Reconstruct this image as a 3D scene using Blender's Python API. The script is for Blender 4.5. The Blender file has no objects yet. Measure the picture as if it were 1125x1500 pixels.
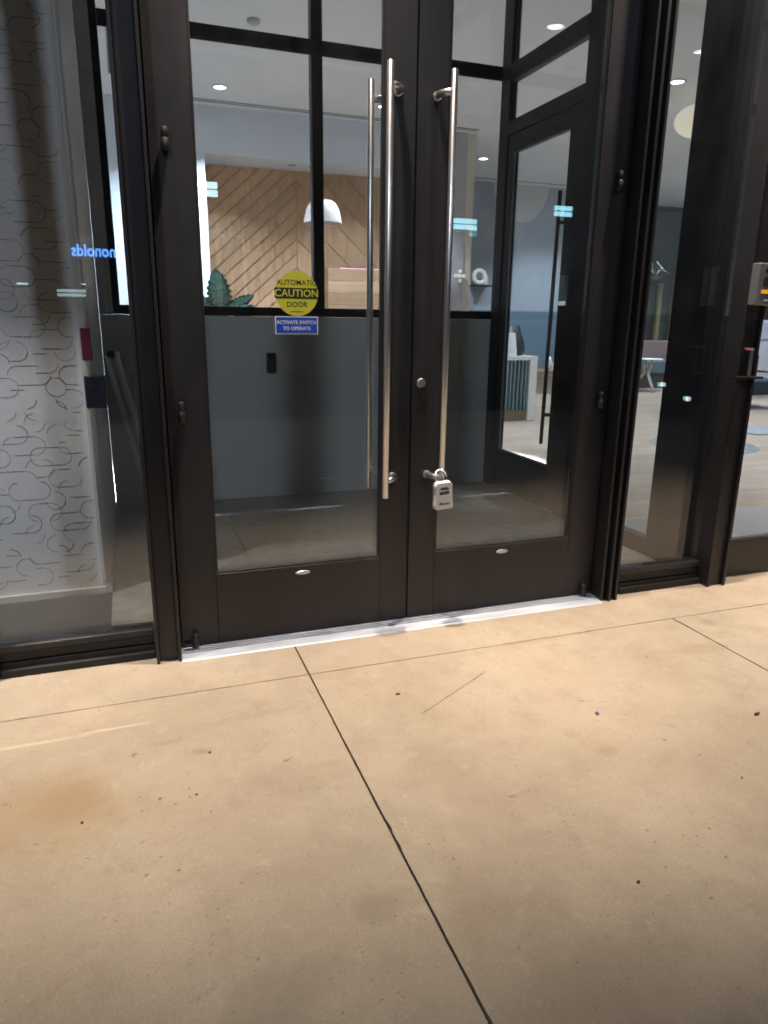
import bpy, bmesh, math, random
from mathutils import Vector, Matrix
random.seed(7)
PI = math.pi
S = bpy.context.scene
C = S.collection

# ------------------------------------------------------------------ camera
cam_d = bpy.data.cameras.new('camera')
cam = bpy.data.objects.new('camera', cam_d)
C.objects.link(cam)
yaw, pitch, roll = 0.34387, 0.26392, 0.01243
fw = Vector((math.sin(yaw)*math.cos(pitch), math.cos(yaw)*math.cos(pitch), -math.sin(pitch)))
rt = fw.cross(Vector((0, 0, 1))).normalized()
up = rt.cross(fw)
cr, sr = math.cos(roll), math.sin(roll)
r2 = cr*rt + sr*up
u2 = -sr*rt + cr*up
M = Matrix((r2, u2, -fw)).transposed().to_4x4()
M.translation = Vector((-1.0487, -2.6265, 1.2510))
cam.matrix_world = M
cam_d.sensor_fit = 'VERTICAL'
cam_d.sensor_height = 36.0
cam_d.lens = 1034.07/1500*36.0
cam_d.clip_start = 0.05
cam_d.clip_end = 500
S.camera = cam

# ------------------------------------------------------------------ night sky
W = bpy.data.worlds.new('World')
S.world = W
W.use_nodes = True
wn = W.node_tree
bg = wn.nodes['Background']
sky = wn.nodes.new('ShaderNodeTexSky')
sky.sky_type = 'NISHITA'
sky.sun_disc = False
sky.sun_elevation = math.radians(-4.0)
sky.sun_rotation = math.radians(160)
wn.links.new(sky.outputs[0], bg.inputs[0])
bg.inputs[1].default_value = 0.12

# ------------------------------------------------------------------ exposure
S.view_settings.view_transform = 'Standard'
S.view_settings.look = 'None'
S.view_settings.exposure = 0.0
S.view_settings.gamma = 1.0
S.view_settings.use_curve_mapping = False
S.render.engine = 'CYCLES'
S.cycles.use_denoising = True
S.cycles.filter_width = 1.8
S.cycles.transparent_max_bounces = 24
S.cycles.max_bounces = 10
S.cycles.diffuse_bounces = 5
S.cycles.glossy_bounces = 4
S.cycles.caustics_reflective = False
S.cycles.caustics_refractive = False
S.cycles.sample_clamp_indirect = 4.0

# ------------------------------------------------------------------ lamps
def spot(name, loc, aim, watts, col, deg, blend, radius):
    d = bpy.data.lights.new(name, 'SPOT')
    d.energy = watts; d.color = col
    d.spot_size = math.radians(deg); d.spot_blend = blend
    d.shadow_soft_size = radius
    o = bpy.data.objects.new(name, d); C.objects.link(o)
    o.location = loc
    o.rotation_euler = (Vector(aim)-Vector(loc)).to_track_quat('-Z', 'Y').to_euler()
    return o

WARM = (1.0, 0.835, 0.67)
CANOPY_Z = 3.95
CANOPY = [(-2.05, -0.30, 680, 48), (-0.42, -0.30, 860, 50), (1.22, -0.30, 850, 61), (2.9, -0.30, 900, 67)]
for x, y, w, dg in CANOPY:
    spot('canopy_and_fill_lamp', (x, y, CANOPY_Z-0.03), (x, y-0.02, 0), w, WARM, dg, 1.0, 0.035)
spot('canopy_and_fill_lamp', (-2.95, -0.45, CANOPY_Z-0.03), (-1.75, 0.74, 0.95), 680, (1.0, 0.96, 0.95), 48, 1.0, 0.035)  # added unseen spot without fixture, brightens the wallpapered wall
# added spot without fixture: stands in for lamp light mirrored off the door glass
spot('mirror_streak_fill', (0.15, 1.62, 3.50), (0.1, -0.42, 0), 95, (1.0, 0.86, 0.70), 46, 0.9, 0.02)

# two added fill lights behind the camera (their made-up posts are built further down)
STREET = [(-5.2, -10.5, 7.5, 1300), (5.0, -11.5, 7.5, 330)]
for x, y, z, w in STREET:
    spot('street_fill_light', (x, y+0.9, z-0.12), (x*0.15, -1.0, 1.3), w, (0.78, 0.86, 1.0), 75, 0.8, 0.35)

# ------------------------------------------------------------------ materials
MATS = {}
def nodes_of(m):
    m.use_nodes = True
    return m.node_tree.nodes, m.node_tree.links, m.node_tree.nodes['Principled BSDF']

def ramp(n, stops):
    r = n.new('ShaderNodeValToRGB')
    el = r.color_ramp.elements
    while len(el) > 1: el.remove(el[-1])
    el[0].position = stops[0][0]; el[0].color = (*stops[0][1], 1)
    for p, c in stops[1:]:
        e = el.new(p); e.color = (*c, 1)
    return r

def mat(name, col, rough=0.5, metal=0.0, var=0.12, scale=6.0, bump=0.0, bscale=60.0, emit=None, estr=0.0, rvar=0.06, stretch=None, spec=None):
    if name in MATS: return MATS[name]
    m = bpy.data.materials.new(name)
    n, l, b = nodes_of(m)
    tc = n.new('ShaderNodeTexCoord')
    src = tc.outputs['Object']
    if stretch:
        mp = n.new('ShaderNodeMapping'); mp.inputs['Scale'].default_value = stretch
        l.new(src, mp.inputs['Vector']); src = mp.outputs[0]
    nz = n.new('ShaderNodeTexNoise'); nz.inputs['Scale'].default_value = scale
    nz.inputs['Detail'].default_value = 6; nz.inputs['Roughness'].default_value = 0.6
    l.new(src, nz.inputs['Vector'])
    lo = tuple(max(0, c*(1-var)) for c in col); hi = tuple(min(1, c*(1+var)) for c in col)
    r = ramp(n, [(0.3, lo), (0.7, hi)])
    l.new(nz.outputs['Fac'], r.inputs[0]); l.new(r.outputs[0], b.inputs['Base Color'])
    mr = n.new('ShaderNodeMapRange'); mr.inputs['To Min'].default_value = max(0.02, rough-rvar); mr.inputs['To Max'].default_value = min(1, rough+rvar)
    l.new(nz.outputs['Fac'], mr.inputs['Value']); l.new(mr.outputs[0], b.inputs['Roughness'])
    b.inputs['Metallic'].default_value = metal
    if spec is not None: b.inputs['Specular IOR Level'].default_value = spec
    if bump:
        n2 = n.new('ShaderNodeTexNoise'); n2.inputs['Scale'].default_value = bscale; n2.inputs['Detail'].default_value = 4
        l.new(src, n2.inputs['Vector'])
        bp = n.new('ShaderNodeBump'); bp.inputs['Strength'].default_value = bump; bp.inputs['Distance'].default_value = 0.01
        l.new(n2.outputs['Fac'], bp.inputs['Height']); l.new(bp.outputs[0], b.inputs['Normal'])
    if emit:
        b.inputs['Emission Color'].default_value = (*emit, 1); b.inputs['Emission Strength'].default_value = estr
    MATS[name] = m
    return m

def glass_mat(name, ior, tint, dust=0.0):
    m = bpy.data.materials.new(name)
    m.use_nodes = True
    n, l = m.node_tree.nodes, m.node_tree.links
    n.remove(n['Principled BSDF'])
    t = n.new('ShaderNodeBsdfTransparent'); t.inputs[0].default_value = (*tint, 1)
    g = n.new('ShaderNodeBsdfGlossy'); g.inputs['Roughness'].default_value = 0.0
    g.inputs[0].default_value = (0.95, 0.97, 1.0, 1)
    f = n.new('ShaderNodeFresnel'); f.inputs[0].default_value = ior
    # the back face of a pane sees the inverse index: use the same curve on both faces
    mx = n.new('ShaderNodeMixShader')
    geo = n.new('ShaderNodeNewGeometry')
    lw = n.new('ShaderNodeLayerWeight'); lw.inputs[0].default_value = 0.5
    # Schlick from the facing term, so that both faces of the pane behave alike
    pw = n.new('ShaderNodeMath'); pw.operation = 'POWER'; pw.inputs[1].default_value = 5.0
    l.new(lw.outputs['Facing'], pw.inputs[0])
    r0 = ((ior-1)/(ior+1))**2
    ma = n.new('ShaderNodeMath'); ma.operation = 'MULTIPLY_ADD'
    ma.inputs[1].default_value = 1-r0; ma.inputs[2].default_value = r0
    l.new(pw.outputs[0], ma.inputs[0])
    n.remove(f); n.remove(geo)
    l.new(ma.outputs[0], mx.inputs[0]); l.new(t.outputs[0], mx.inputs[1]); l.new(g.outputs[0], mx.inputs[2])
    if dust:
        df = n.new('ShaderNodeBsdfDiffuse'); df.inputs[0].default_value = (0.75, 0.78, 0.82, 1)
        tc = n.new('ShaderNodeTexCoord'); mp = n.new('ShaderNodeMapping'); mp.inputs['Scale'].default_value = (5, 1, 1.6); mp.inputs['Rotation'].default_value = (0, 0.5, 0)
        nz = n.new('ShaderNodeTexNoise'); nz.inputs['Scale'].default_value = 2.2; nz.inputs['Detail'].default_value = 7; nz.inputs['Roughness'].default_value = 0.62
        l.new(tc.outputs['Object'], mp.inputs['Vector']); l.new(mp.outputs[0], nz.inputs['Vector'])
        mr = n.new('ShaderNodeMapRange'); mr.inputs['From Min'].default_value = 0.35; mr.inputs['From Max'].default_value = 0.75
        mr.inputs['To Min'].default_value = dust*0.35; mr.inputs['To Max'].default_value = dust*2.0
        l.new(nz.outputs['Fac'], mr.inputs['Value'])
        m2 = n.new('ShaderNodeMixShader'); l.new(mr.outputs[0], m2.inputs[0]); l.new(mx.outputs[0], m2.inputs[1]); l.new(df.outputs[0], m2.inputs[2])
        mx = m2
    l.new(mx.outputs[0], n['Material Output'].inputs['Surface'])
    return m

def concrete():
    m = bpy.data.materials.new('sealed_concrete')
    n, l, b = nodes_of(m)
    tc = n.new('ShaderNodeTexCoord'); P = tc.outputs['Object']
    def noise(scale, detail=6, rough=0.6, vec=P, dist=0.0):
        t = n.new('ShaderNodeTexNoise'); t.inputs['Scale'].default_value = scale
        t.inputs['Detail'].default_value = detail; t.inputs['Roughness'].default_value = rough
        t.inputs['Distortion'].default_value = dist
        l.new(vec, t.inputs['Vector']); return t.outputs['Fac']
    def mix(fac, a, c, mode='MIX', amt=None):
        x = n.new('ShaderNodeMix'); x.data_type = 'RGBA'; x.blend_type = mode
        if amt is not None: x.inputs[0].default_value = amt
        else: l.new(fac, x.inputs[0])
        for sck, v in ((x.inputs[6], a), (x.inputs[7], c)):
            if isinstance(v, tuple): sck.default_value = (*v, 1)
            else: l.new(v, sck)
        return x.outputs[2]
    def math_(op, a, bb=None, cl=False):
        x = n.new('ShaderNodeMath'); x.operation = op; x.use_clamp = cl
        for i, v in enumerate((a, bb)):
            if v is None: continue
            if isinstance(v, (int, float)): x.inputs[i].default_value = v
            else: l.new(v, x.inputs[i])
        return x.outputs[0]
    def rng(v, a, c, lo=0.0, hi=1.0):
        x = n.new('ShaderNodeMapRange'); x.interpolation_type = 'SMOOTHSTEP'
        x.inputs['From Min'].default_value = a; x.inputs['From Max'].default_value = c
        x.inputs['To Min'].default_value = lo; x.inputs['To Max'].default_value = hi
        l.new(v, x.inputs['Value']); return x.outputs[0]
    r = ramp(n, [(0.30, (0.300, 0.246, 0.184)), (0.5, (0.385, 0.322, 0.248)), (0.72, (0.450, 0.386, 0.304))])
    l.new(noise(1.3, 8, 0.62, dist=0.4), r.inputs[0])
    col = r.outputs[0]
    col = mix(rng(noise(0.9, 5, 0.6, dist=0.8), 0.40, 0.65, 0, 0.35), col, (0.385, 0.305, 0.235))
    col = mix(rng(noise(2.1, 6, 0.6, dist=0.5), 0.48, 0.70, 0, 0.40), col, (0.335, 0.30, 0.225))
    # mottling at hand size and fine sand grain
    col = mix(rng(noise(7.0, 8, 0.7), 0.42, 0.75, 0, 0.55), col, (0.27, 0.215, 0.165))
    col = mix(rng(noise(16.0, 5, 0.6), 0.56, 0.72, 0, 0.30), col, (0.50, 0.43, 0.33))
    g = noise(240.0, 3, 0.65)
    col = mix(rng(g, 0.42, 0.66, 0, 0.42), col, (0.24, 0.195, 0.145))
    col = mix(rng(noise(95.0, 4, 0.7), 0.54, 0.66, 0, 0.30), col, (0.25, 0.20, 0.15))
    col = mix(rng(noise(150.0, 3, 0.6), 0.58, 0.68, 0, 0.35), col, (0.55, 0.475, 0.37))
    # crisp-edged drip marks and grubby patches
    col = mix(rng(noise(4.3, 10, 0.72, dist=1.2), 0.615, 0.640, 0, 0.22), col, (0.21, 0.165, 0.115))
    col = mix(rng(noise(11.0, 10, 0.75, dist=0.6), 0.655, 0.675, 0, 0.30), col, (0.19, 0.15, 0.10))
    # small dark pits and specks
    for sc, th, amt, seed in ((24.0, 0.055, 0.75, 0.0), (9.0, 0.05, 0.45, 3.3), (52.0, 0.085, 0.5, 8.1)):
        mp = n.new('ShaderNodeMapping'); mp.inputs['Location'].default_value = (seed, seed*1.7, 0)
        mp.inputs['Scale'].default_value = (1, 1.25, 0)
        l.new(P, mp.inputs['Vector'])
        v = n.new('ShaderNodeTexVoronoi'); v.inputs['Scale'].default_value = sc
        wv = n.new('ShaderNodeVectorMath'); wv.operation = 'ADD'
        nn = n.new('ShaderNodeTexNoise'); nn.inputs['Scale'].default_value = sc*2.5
        l.new(mp.outputs[0], nn.inputs['Vector'])
        sc_ = n.new('ShaderNodeVectorMath'); sc_.operation = 'SCALE'; sc_.inputs['Scale'].default_value = 0.6/sc
        l.new(nn.outputs['Color'], sc_.inputs[0]); l.new(mp.outputs[0], wv.inputs[0]); l.new(sc_.outputs[0], wv.inputs[1])
        l.new(wv.outputs[0], v.inputs['Vector'])
        hit = rng(v.outputs['Distance'], th, th*2.6, 1, 0)
        sep = n.new('ShaderNodeSeparateColor'); l.new(v.outputs['Color'], sep.inputs[0])
        keep = rng(sep.outputs[0], 0.45, 0.75)
        fac = math_('MULTIPLY', math_('MULTIPLY', math_('MULTIPLY', hit, keep), rng(noise(2.6+seed*0.3, 4, 0.6), 0.40, 0.62)), min(1.0, amt*1.25))
        col = mix(fac, col, (0.10, 0.075, 0.05))
    # scuffs: stretched noise along two directions
    for rot, sc in ((0.5, (3, 42, 1)), (-0.25, (2.2, 60, 1))):
        mp = n.new('ShaderNodeMapping'); mp.inputs['Rotation'].default_value = (0, 0, rot); mp.inputs['Scale'].default_value = sc
        l.new(P, mp.inputs['Vector'])
        col = mix(rng(noise(1.0, 3, 0.5, mp.outputs[0]), 0.68, 0.80, 0, 0.16), col, (0.52, 0.45, 0.36))
    # the named stains: centre, radii, colour
    sepx = n.new('ShaderNodeSeparateXYZ'); l.new(P, sepx.inputs[0])
    wob = math_('ADD', math_('MULTIPLY', math_('SUBTRACT', noise(4.5, 4, 0.6), 0.5), 1.7), math_('MULTIPLY', math_('SUBTRACT', noise(22.0, 6, 0.7), 0.5), 0.9))
    for (cx, cy, rx, ry, amt, cc) in ((-1.31, -0.86, 0.24, 0.19, 0.46, (0.27, 0.185, 0.095)),
                                      (-1.27, -0.84, 0.11, 0.10, 0.35, (0.25, 0.16, 0.07)),
                                      (-1.40, -0.50, 0.16, 0.010, 0.40, (0.60, 0.54, 0.45)),
                                      (-1.17, -0.487, 0.11, 0.006, 0.5, (0.58, 0.52, 0.43)),
                                      (-1.02, -0.62, 0.05, 0.012, 0.3, (0.20, 0.155, 0.105)),
                                      (-0.93, -0.70, 0.03, 0.018, 0.45, (0.19, 0.145, 0.10)),
                                      (0.46, -0.34, 0.22, 0.03, 0.25, (0.22, 0.175, 0.12)),
                                      (0.233, -1.087, 0.045, 0.028, 0.5, (0.26, 0.19, 0.10)),
                                      (-0.85, -1.55, 0.12, 0.08, 0.35, (0.20, 0.165, 0.115)),
                                      (-0.62, -1.42, 0.05, 0.04, 0.35, (0.20, 0.165, 0.115)),
                                      (1.05, -0.62, 0.15, 0.05, 0.35, (0.24, 0.18, 0.12)),
                                      (1.25, -0.42, 0.05, 0.05, 0.5, (0.2, 0.15, 0.11)),
                                      (-0.2, -1.75, 0.2, 0.12, 0.25, (0.22, 0.18, 0.13))):
        dx = math_('DIVIDE', math_('SUBTRACT', sepx.outputs[0], cx), rx)
        dy = math_('DIVIDE', math_('SUBTRACT', sepx.outputs[1], cy), ry)
        d = math_('SQRT', math_('ADD', math_('MULTIPLY', dx, dx), math_('MULTIPLY', dy, dy)))
        d = math_('ADD', d, wob)
        col = mix(rng(d, 0.35, 1.25, amt, 0), col, cc)
    l.new(col, b.inputs['Base Color'])
    l.new(rng(noise(3.0, 6), 0.3, 0.7, 0.46, 0.66), b.inputs['Roughness'])
    b.inputs['Specular IOR Level'].default_value = 0.35
    bp = n.new('ShaderNodeBump'); bp.inputs['Strength'].default_value = 0.10; bp.inputs['Distance'].default_value = 0.004
    hh = math_('ADD', math_('MULTIPLY', noise(5.0, 8, 0.65), 1.0), math_('MULTIPLY', g, 0.18))
    l.new(hh, bp.inputs['Height']); l.new(bp.outputs[0], b.inputs['Normal'])
    return m

def wood(name, cols, axis_scale, rough=0.45):
    m = bpy.data.materials.new(name)
    n, l, b = nodes_of(m)
    tc = n.new('ShaderNodeTexCoord')
    oi = n.new('ShaderNodeObjectInfo')
    add = n.new('ShaderNodeVectorMath'); add.operation = 'ADD'
    sc = n.new('ShaderNodeVectorMath'); sc.operation = 'SCALE'; sc.inputs['Scale'].default_value = 9.0
    cmb = n.new('ShaderNodeCombineXYZ')
    for i in range(3): l.new(oi.outputs['Random'], cmb.inputs[i])
    l.new(cmb.outputs[0], sc.inputs[0]); l.new(tc.outputs['Object'], add.inputs[0]); l.new(sc.outputs[0], add.inputs[1])
    mp = n.new('ShaderNodeMapping'); mp.inputs['Scale'].default_value = axis_scale[0]; mp.inputs['Rotation'].default_value = axis_scale[1]
    l.new(add.outputs[0], mp.inputs['Vector'])
    nz = n.new('ShaderNodeTexNoise'); nz.inputs['Scale'].default_value = 4.0; nz.inputs['Detail'].default_value = 8; nz.inputs['Distortion'].default_value = 0.5
    l.new(mp.outputs[0], nz.inputs['Vector'])
    r = ramp(n, [(0.28, cols[0]), (0.5, cols[1]), (0.75, cols[2])]); l.new(nz.outputs['Fac'], r.inputs[0])
    hs = n.new('ShaderNodeHueSaturation')
    mr = n.new('ShaderNodeMapRange'); mr.inputs['To Min'].default_value = 0.82; mr.inputs['To Max'].default_value = 1.15
    l.new(oi.outputs['Random'], mr.inputs['Value']); l.new(mr.outputs[0], hs.inputs['Value'])
    l.new(r.outputs[0], hs.inputs['Color']); l.new(hs.outputs[0], b.inputs['Base Color'])
    b.inputs['Roughness'].default_value = rough
    return m

BRONZE = mat('bronze_aluminium', (0.0225, 0.0212, 0.0240), 0.43, 0.2, 0.30, 5.0, 0.05, 240, rvar=0.14, stretch=(1, 1, 0.35))
BRONZE_IN = mat('black_steel', (0.009, 0.009, 0.012), 0.5, 0.0, 0.12, 4.0, spec=0.15)
GASKET = mat('black_gasket', (0.008, 0.008, 0.008), 0.6)
STEEL = mat('brushed_steel', (0.75, 0.755, 0.775), 0.32, 1.0, 0.06, 30.0, 0.0, stretch=(1, 1, 0.05))
ALU = mat('mill_aluminium', (0.40, 0.44, 0.52), 0.46, 0.2, 0.30, 14.0, 0.05, 120, stretch=(0.15, 1, 1))
GLASS = glass_mat('clear_door_glass', 1.85, (0.97, 0.985, 0.98), 0.005)
GLASS_IN = glass_mat('clear_inner_glass', 1.55, (0.97, 0.985, 0.985), 0.006)
CONC = concrete()
BASE = mat('joint_dirt', (0.035, 0.028, 0.022), 0.9, 0, 0.4, 30)
WALLGREY = mat('grey_wall_paint', (0.50, 0.51, 0.515), 0.42, 0, 0.06, 2.0, 0.05, 180)
WALLWHITE = mat('white_wall_paint', (0.72, 0.78, 0.86), 0.6, 0, 0.03, 2.0)
CEIL = mat('ceiling_paint', (0.78, 0.81, 0.86), 0.7, 0, 0.03, 1.0)
PAPER = mat('wallpaper', (0.80, 0.79, 0.82), 0.6, 0, 0.05, 1.5, 0.04, 250)
INK = mat('wallpaper_line', (0.27, 0.265, 0.28), 0.5, 0, 0.3, 12)
INK2 = mat('wallpaper_faint_line', (0.50, 0.50, 0.52), 0.5, 0, 0.2, 12)
TRIMW = mat('pale_trim', (0.62, 0.60, 0.58), 0.45, 0, 0.04, 3)
VFLOOR = mat('vestibule_floor_mat', (0.25, 0.235, 0.215), 0.8, 0, 0.18, 14, 0.15, 260)
PIER = mat('dark_navy_paint', (0.007, 0.008, 0.013), 0.6, 0, 0.15, 3, spec=0.12)

# ------------------------------------------------------------------ mesh helpers
class MB:
    def __init__(s): s.bm = bmesh.new()
    def box(s, x0, x1, y0, y1, z0, z1, bev=0.0, seg=1):
        t = bmesh.new()
        bmesh.ops.create_cube(t, size=1.0)
        for v in t.verts:
            v.co = Vector(((x0+x1)/2+v.co.x*(x1-x0), (y0+y1)/2+v.co.y*(y1-y0), (z0+z1)/2+v.co.z*(z1-z0)))
        if bev > 0: bmesh.ops.bevel(t, geom=t.edges[:], offset=bev, segments=seg, affect='EDGES', profile=0.5)
        return s._add(t)
    def _add(s, t):
        mp = {}
        for v in t.verts: mp[v] = s.bm.verts.new(v.co)
        for f in t.faces:
            try:
                nf = s.bm.faces.new([mp[v] for v in f.verts]); nf.smooth = f.smooth
            except ValueError: pass
        t.free(); return s
    def cyl(s, a, b, r, n=20, r2=None, bev=0.0):
        a, b = Vector(a), Vector(b); d = b-a
        q = d.to_track_quat('Z', 'Y').to_matrix()
        r2 = r if r2 is None else r2
        prof = [(0, r), (1, r2)] if not bev else [(0, r-bev), (bev/d.length, r), (1-bev/d.length, r2), (1, r2-bev)]
        rings = []
        for t, rr in prof:
            rings.append([s.bm.verts.new(a+d*t+q@Vector((rr*math.cos(2*PI*k/n), rr*math.sin(2*PI*k/n), 0))) for k in range(n)])
        for i in range(len(rings)-1):
            for k in range(n):
                f = s.bm.faces.new((rings[i][k], rings[i][(k+1) % n], rings[i+1][(k+1) % n], rings[i+1][k])); f.smooth = True
        s.bm.faces.new(rings[0][::-1]); s.bm.faces.new(rings[-1]); return s
    def lathe(s, c, prof, n=32, closed=False):
        c = Vector(c); rings = []
        for r, z in prof:
            if r < 1e-6: rings.append([s.bm.verts.new(c+Vector((0, 0, z)))])
            else: rings.append([s.bm.verts.new(c+Vector((r*math.cos(2*PI*k/n), r*math.sin(2*PI*k/n), z))) for k in range(n)])
        for i in range(len(rings)-1):
            A, B = rings[i], rings[i+1]
            for k in range(n):
                k2 = (k+1) % n
                if len(A) == 1 and len(B) == 1: continue
                if len(A) == 1: vs = (A[0], B[k2], B[k])
                elif len(B) == 1: vs = (A[k], A[k2], B[0])
                else: vs = (A[k], A[k2], B[k2], B[k])
                f = s.bm.faces.new(vs); f.smooth = True
        return s
    def tube(s, pts, r, n=10):
        pts = [Vector(p) for p in pts]; rings = []
        for i, p in enumerate(pts):
            d = (pts[min(i+1, len(pts)-1)]-pts[max(i-1, 0)]).normalized()
            q = d.to_track_quat('Z', 'Y').to_matrix()
            rr = r[i] if isinstance(r, (list, tuple)) else r
            rings.append([s.bm.verts.new(p+q@Vector((rr*math.cos(2*PI*k/n), rr*math.sin(2*PI*k/n), 0))) for k in range(n)])
        for i in range(len(rings)-1):
            for k in range(n):
                f = s.bm.faces.new((rings[i][k], rings[i][(k+1) % n], rings[i+1][(k+1) % n], rings[i+1][k])); f.smooth = True
        s.bm.faces.new(rings[0][::-1]); s.bm.faces.new(rings[-1]); return s
    def prism(s, poly, axis, a, b):
        # poly: 2-D outline; extruded along axis 'x','y' or 'z' from a to b
        def P(u, v, w): return {'x': (w, u, v), 'y': (u, w, v), 'z': (u, v, w)}[axis]
        A = [s.bm.verts.new(P(u, v, a)) for u, v in poly]; B = [s.bm.verts.new(P(u, v, b)) for u, v in poly]
        n = len(poly)
        s.bm.faces.new(A[::-1]); s.bm.faces.new(B)
        for k in range(n): s.bm.faces.new((A[k], A[(k+1) % n], B[(k+1) % n], B[k]))
        return s
    def transform(s, m):
        bmesh.ops.transform(s.bm, matrix=m, verts=s.bm.verts); return s
    def build(s, name, m, parent=None, label=None, kind=None):
        bmesh.ops.recalc_face_normals(s.bm, faces=s.bm.faces)
        me = bpy.data.meshes.new(name)
        off = Vector((0, 0, 0)); p = parent
        while p is not None: off += p.location; p = p.parent
        if off.length > 0: bmesh.ops.translate(s.bm, vec=-off, verts=s.bm.verts)
        s.bm.to_mesh(me); s.bm.free()
        me.materials.append(m)
        o = bpy.data.objects.new(name, me); C.objects.link(o)
        if parent is not None: o.parent = parent
        if label: o['label'] = label
        if kind: o['kind'] = kind
        return o

def thing(name, label, cat, loc=(0, 0, 0), group=None):
    o = bpy.data.objects.new(name, None); C.objects.link(o)
    o.empty_display_size = 0.1
    o.location = loc; o['label'] = label; o['category'] = cat
    if group: o['group'] = group
    return o
def tag(o, label, cat, group=None):
    o['label'] = label; o['category'] = cat
    if group: o['group'] = group
    return o
def copy_tree(o, parent=None, delta=(0, 0, 0)):
    c = o.copy(); C.objects.link(c)
    if parent is not None: c.parent = parent
    else: c.location = o.location+Vector(delta)
    for ch in [k for k in C.objects if k.parent == o]: copy_tree(ch, c)
    return c

def lettering(txt, name, m, parent, size, x, y, z, align='CENTER', rot=(PI/2, 0, 0), depth=0.0006, sx=1.0, shear=0.0):
    cu = bpy.data.curves.new(name, 'FONT'); cu.body = txt; cu.size = size
    cu.align_x = align; cu.align_y = 'CENTER'; cu.extrude = depth; cu.shear = shear; cu.resolution_u = 3
    cu.offset = size*0.012
    t = bpy.data.objects.new(name+'_curve', cu); C.objects.link(t)
    bpy.context.view_layer.update()
    me = bpy.data.meshes.new_from_object(t.evaluated_get(bpy.context.evaluated_depsgraph_get()))
    bpy.data.objects.remove(t); bpy.data.curves.remove(cu)
    mw = Matrix.Translation((x, y, z)) @ (Vector((0, 0, 0)).to_track_quat('Z', 'Y').to_matrix().to_4x4() if rot is None else Matrix.Rotation(rot[2], 4, 'Z') @ Matrix.Rotation(rot[1], 4, 'Y') @ Matrix.Rotation(rot[0], 4, 'X')) @ Matrix.Diagonal((sx, 1, 1, 1))
    me.transform(mw)
    off = Vector((0, 0, 0)); p = parent
    while p is not None: off += p.location; p = p.parent
    me.transform(Matrix.Translation(-off))
    me.materials.clear(); me.materials.append(m); me.name = name
    o = bpy.data.objects.new(name, me); C.objects.link(o)
    if parent is not None: o.parent = parent
    return o

# ================================================================== GROUND
pav = MB().box(-14, 14, -8.0, 0.045, -0.16, -0.012).build('pavement', BASE, None, kind='structure')
G = 0.0032
def slab(x0, x1, y0, y1, gl=G, gr=G, gb=0.0018, gt=0.0018):
    r_ = random.Random(int((x0*31+y0*17)*100))
    def edge(a, b, nx, ny, near):
        n = max(4, int(math.hypot(b[0]-a[0], b[1]-a[1])/(0.02 if near else 0.25))); out = []; w = 0.0
        for k in range(n):
            t = k/n; w = 0.6*w+r_.uniform(-0.0004, 0.0004)
            chip = r_.uniform(0.001, 0.0028) if r_.random() < 0.035 else 0.0
            d = 0 if k == 0 else w+chip
            out.append((a[0]+(b[0]-a[0])*t+nx*d, a[1]+(b[1]-a[1])*t+ny*d))
        return out
    near = y1 > -3.2 and x0 < 2.5 and x1 > -3.0
    A, B, C_, D = (x0+gl, y0+gb), (x1-gr, y0+gb), (x1-gr, y1-gt), (x0+gl, y1-gt)
    poly = edge(A, B, 0, 1, near)+edge(B, C_, -1, 0, near)+edge(C_, D, 0, -1, near)+edge(D, A, 1, 0, near)
    mb = MB().prism(poly, 'z', -0.115, 0.0)
    return mb.build('slab', CONC, pav)
XS = [-8.6, -5.9, -3.2, -0.511, 1.13, 3.83, 6.53, 9.2]
YS = [-6.6, -4.9, -3.1, -0.336]
XF = [-8.6, -4.55, -0.511, 4.2, 9.2]
for i in range(len(XF)-1): slab(XF[i], XF[i+1], -0.336, 0.04)
for j in range(len(YS)-1):
    for i in range(len(XS)-1): slab(XS[i], XS[i+1], YS[j], YS[j+1])
ROADM = mat('asphalt', (0.045, 0.045, 0.047), 0.85, 0, 0.25, 40, 0.3, 200)
MB().box(-60, 60, -13.0, -8.0, -0.30, -0.14).build('road', ROADM, None, kind='structure')
MB().box(-150, 150, -150, 150, -0.80, -0.42).build('ground', mat('dark_ground', (0.05, 0.05, 0.048), 0.9), None, kind='structure')

# litter on the pavement
def flake(name, x, y, w, h, t, rz, m, label, cat, group=None):
    mb = MB(); k = 7; pts = []
    for i in range(k):
        a = 2*PI*i/k; rr = random.uniform(0.75, 1.15)
        pts.append((0.36*w*rr*math.cos(a), 0.36*h*rr*math.sin(a)))
    mb.prism(pts, 'z', 0.0004, t)
    for v in mb.bm.verts: v.co.z += 0.25*t*math.sin(v.co.x*900)+0.25*t
    mb.transform(Matrix.Translation((x, y, 0)) @ Matrix.Rotation(rz, 4, 'Z'))
    return tag(mb.build(name, m), label, cat, group)
LEAFM = mat('dry_leaf', (0.075, 0.048, 0.028), 0.8, 0, 0.3, 90)
flake('paper_scrap', 0.331, -0.9, 0.020, 0.018, 0.006, 0.4, mat('blue_scrap', (0.10, 0.11, 0.32), 0.5), 'tiny crumpled blue scrap lying on the pavement right of the long joint', 'litter')
flake('bark_chip', 0.835, -1.072, 0.040, 0.013, 0.006, 0.15, mat('bark', (0.055, 0.045, 0.032), 0.9), 'long dark bark chip on the pavement at the far right', 'litter')
flake('dry_leaf', -0.253, -0.571, 0.024, 0.016, 0.003, 0.3, LEAFM, 'small brown leaf bit just right of the joint near the doors', 'leaf')
flake('bark_chip', -0.025, -1.549, 0.016, 0.006, 0.004, 0.05, mat('bark', (0.055, 0.045, 0.032), 0.9), 'tiny dark chip on the near pavement, right of the long joint', 'litter')
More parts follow.
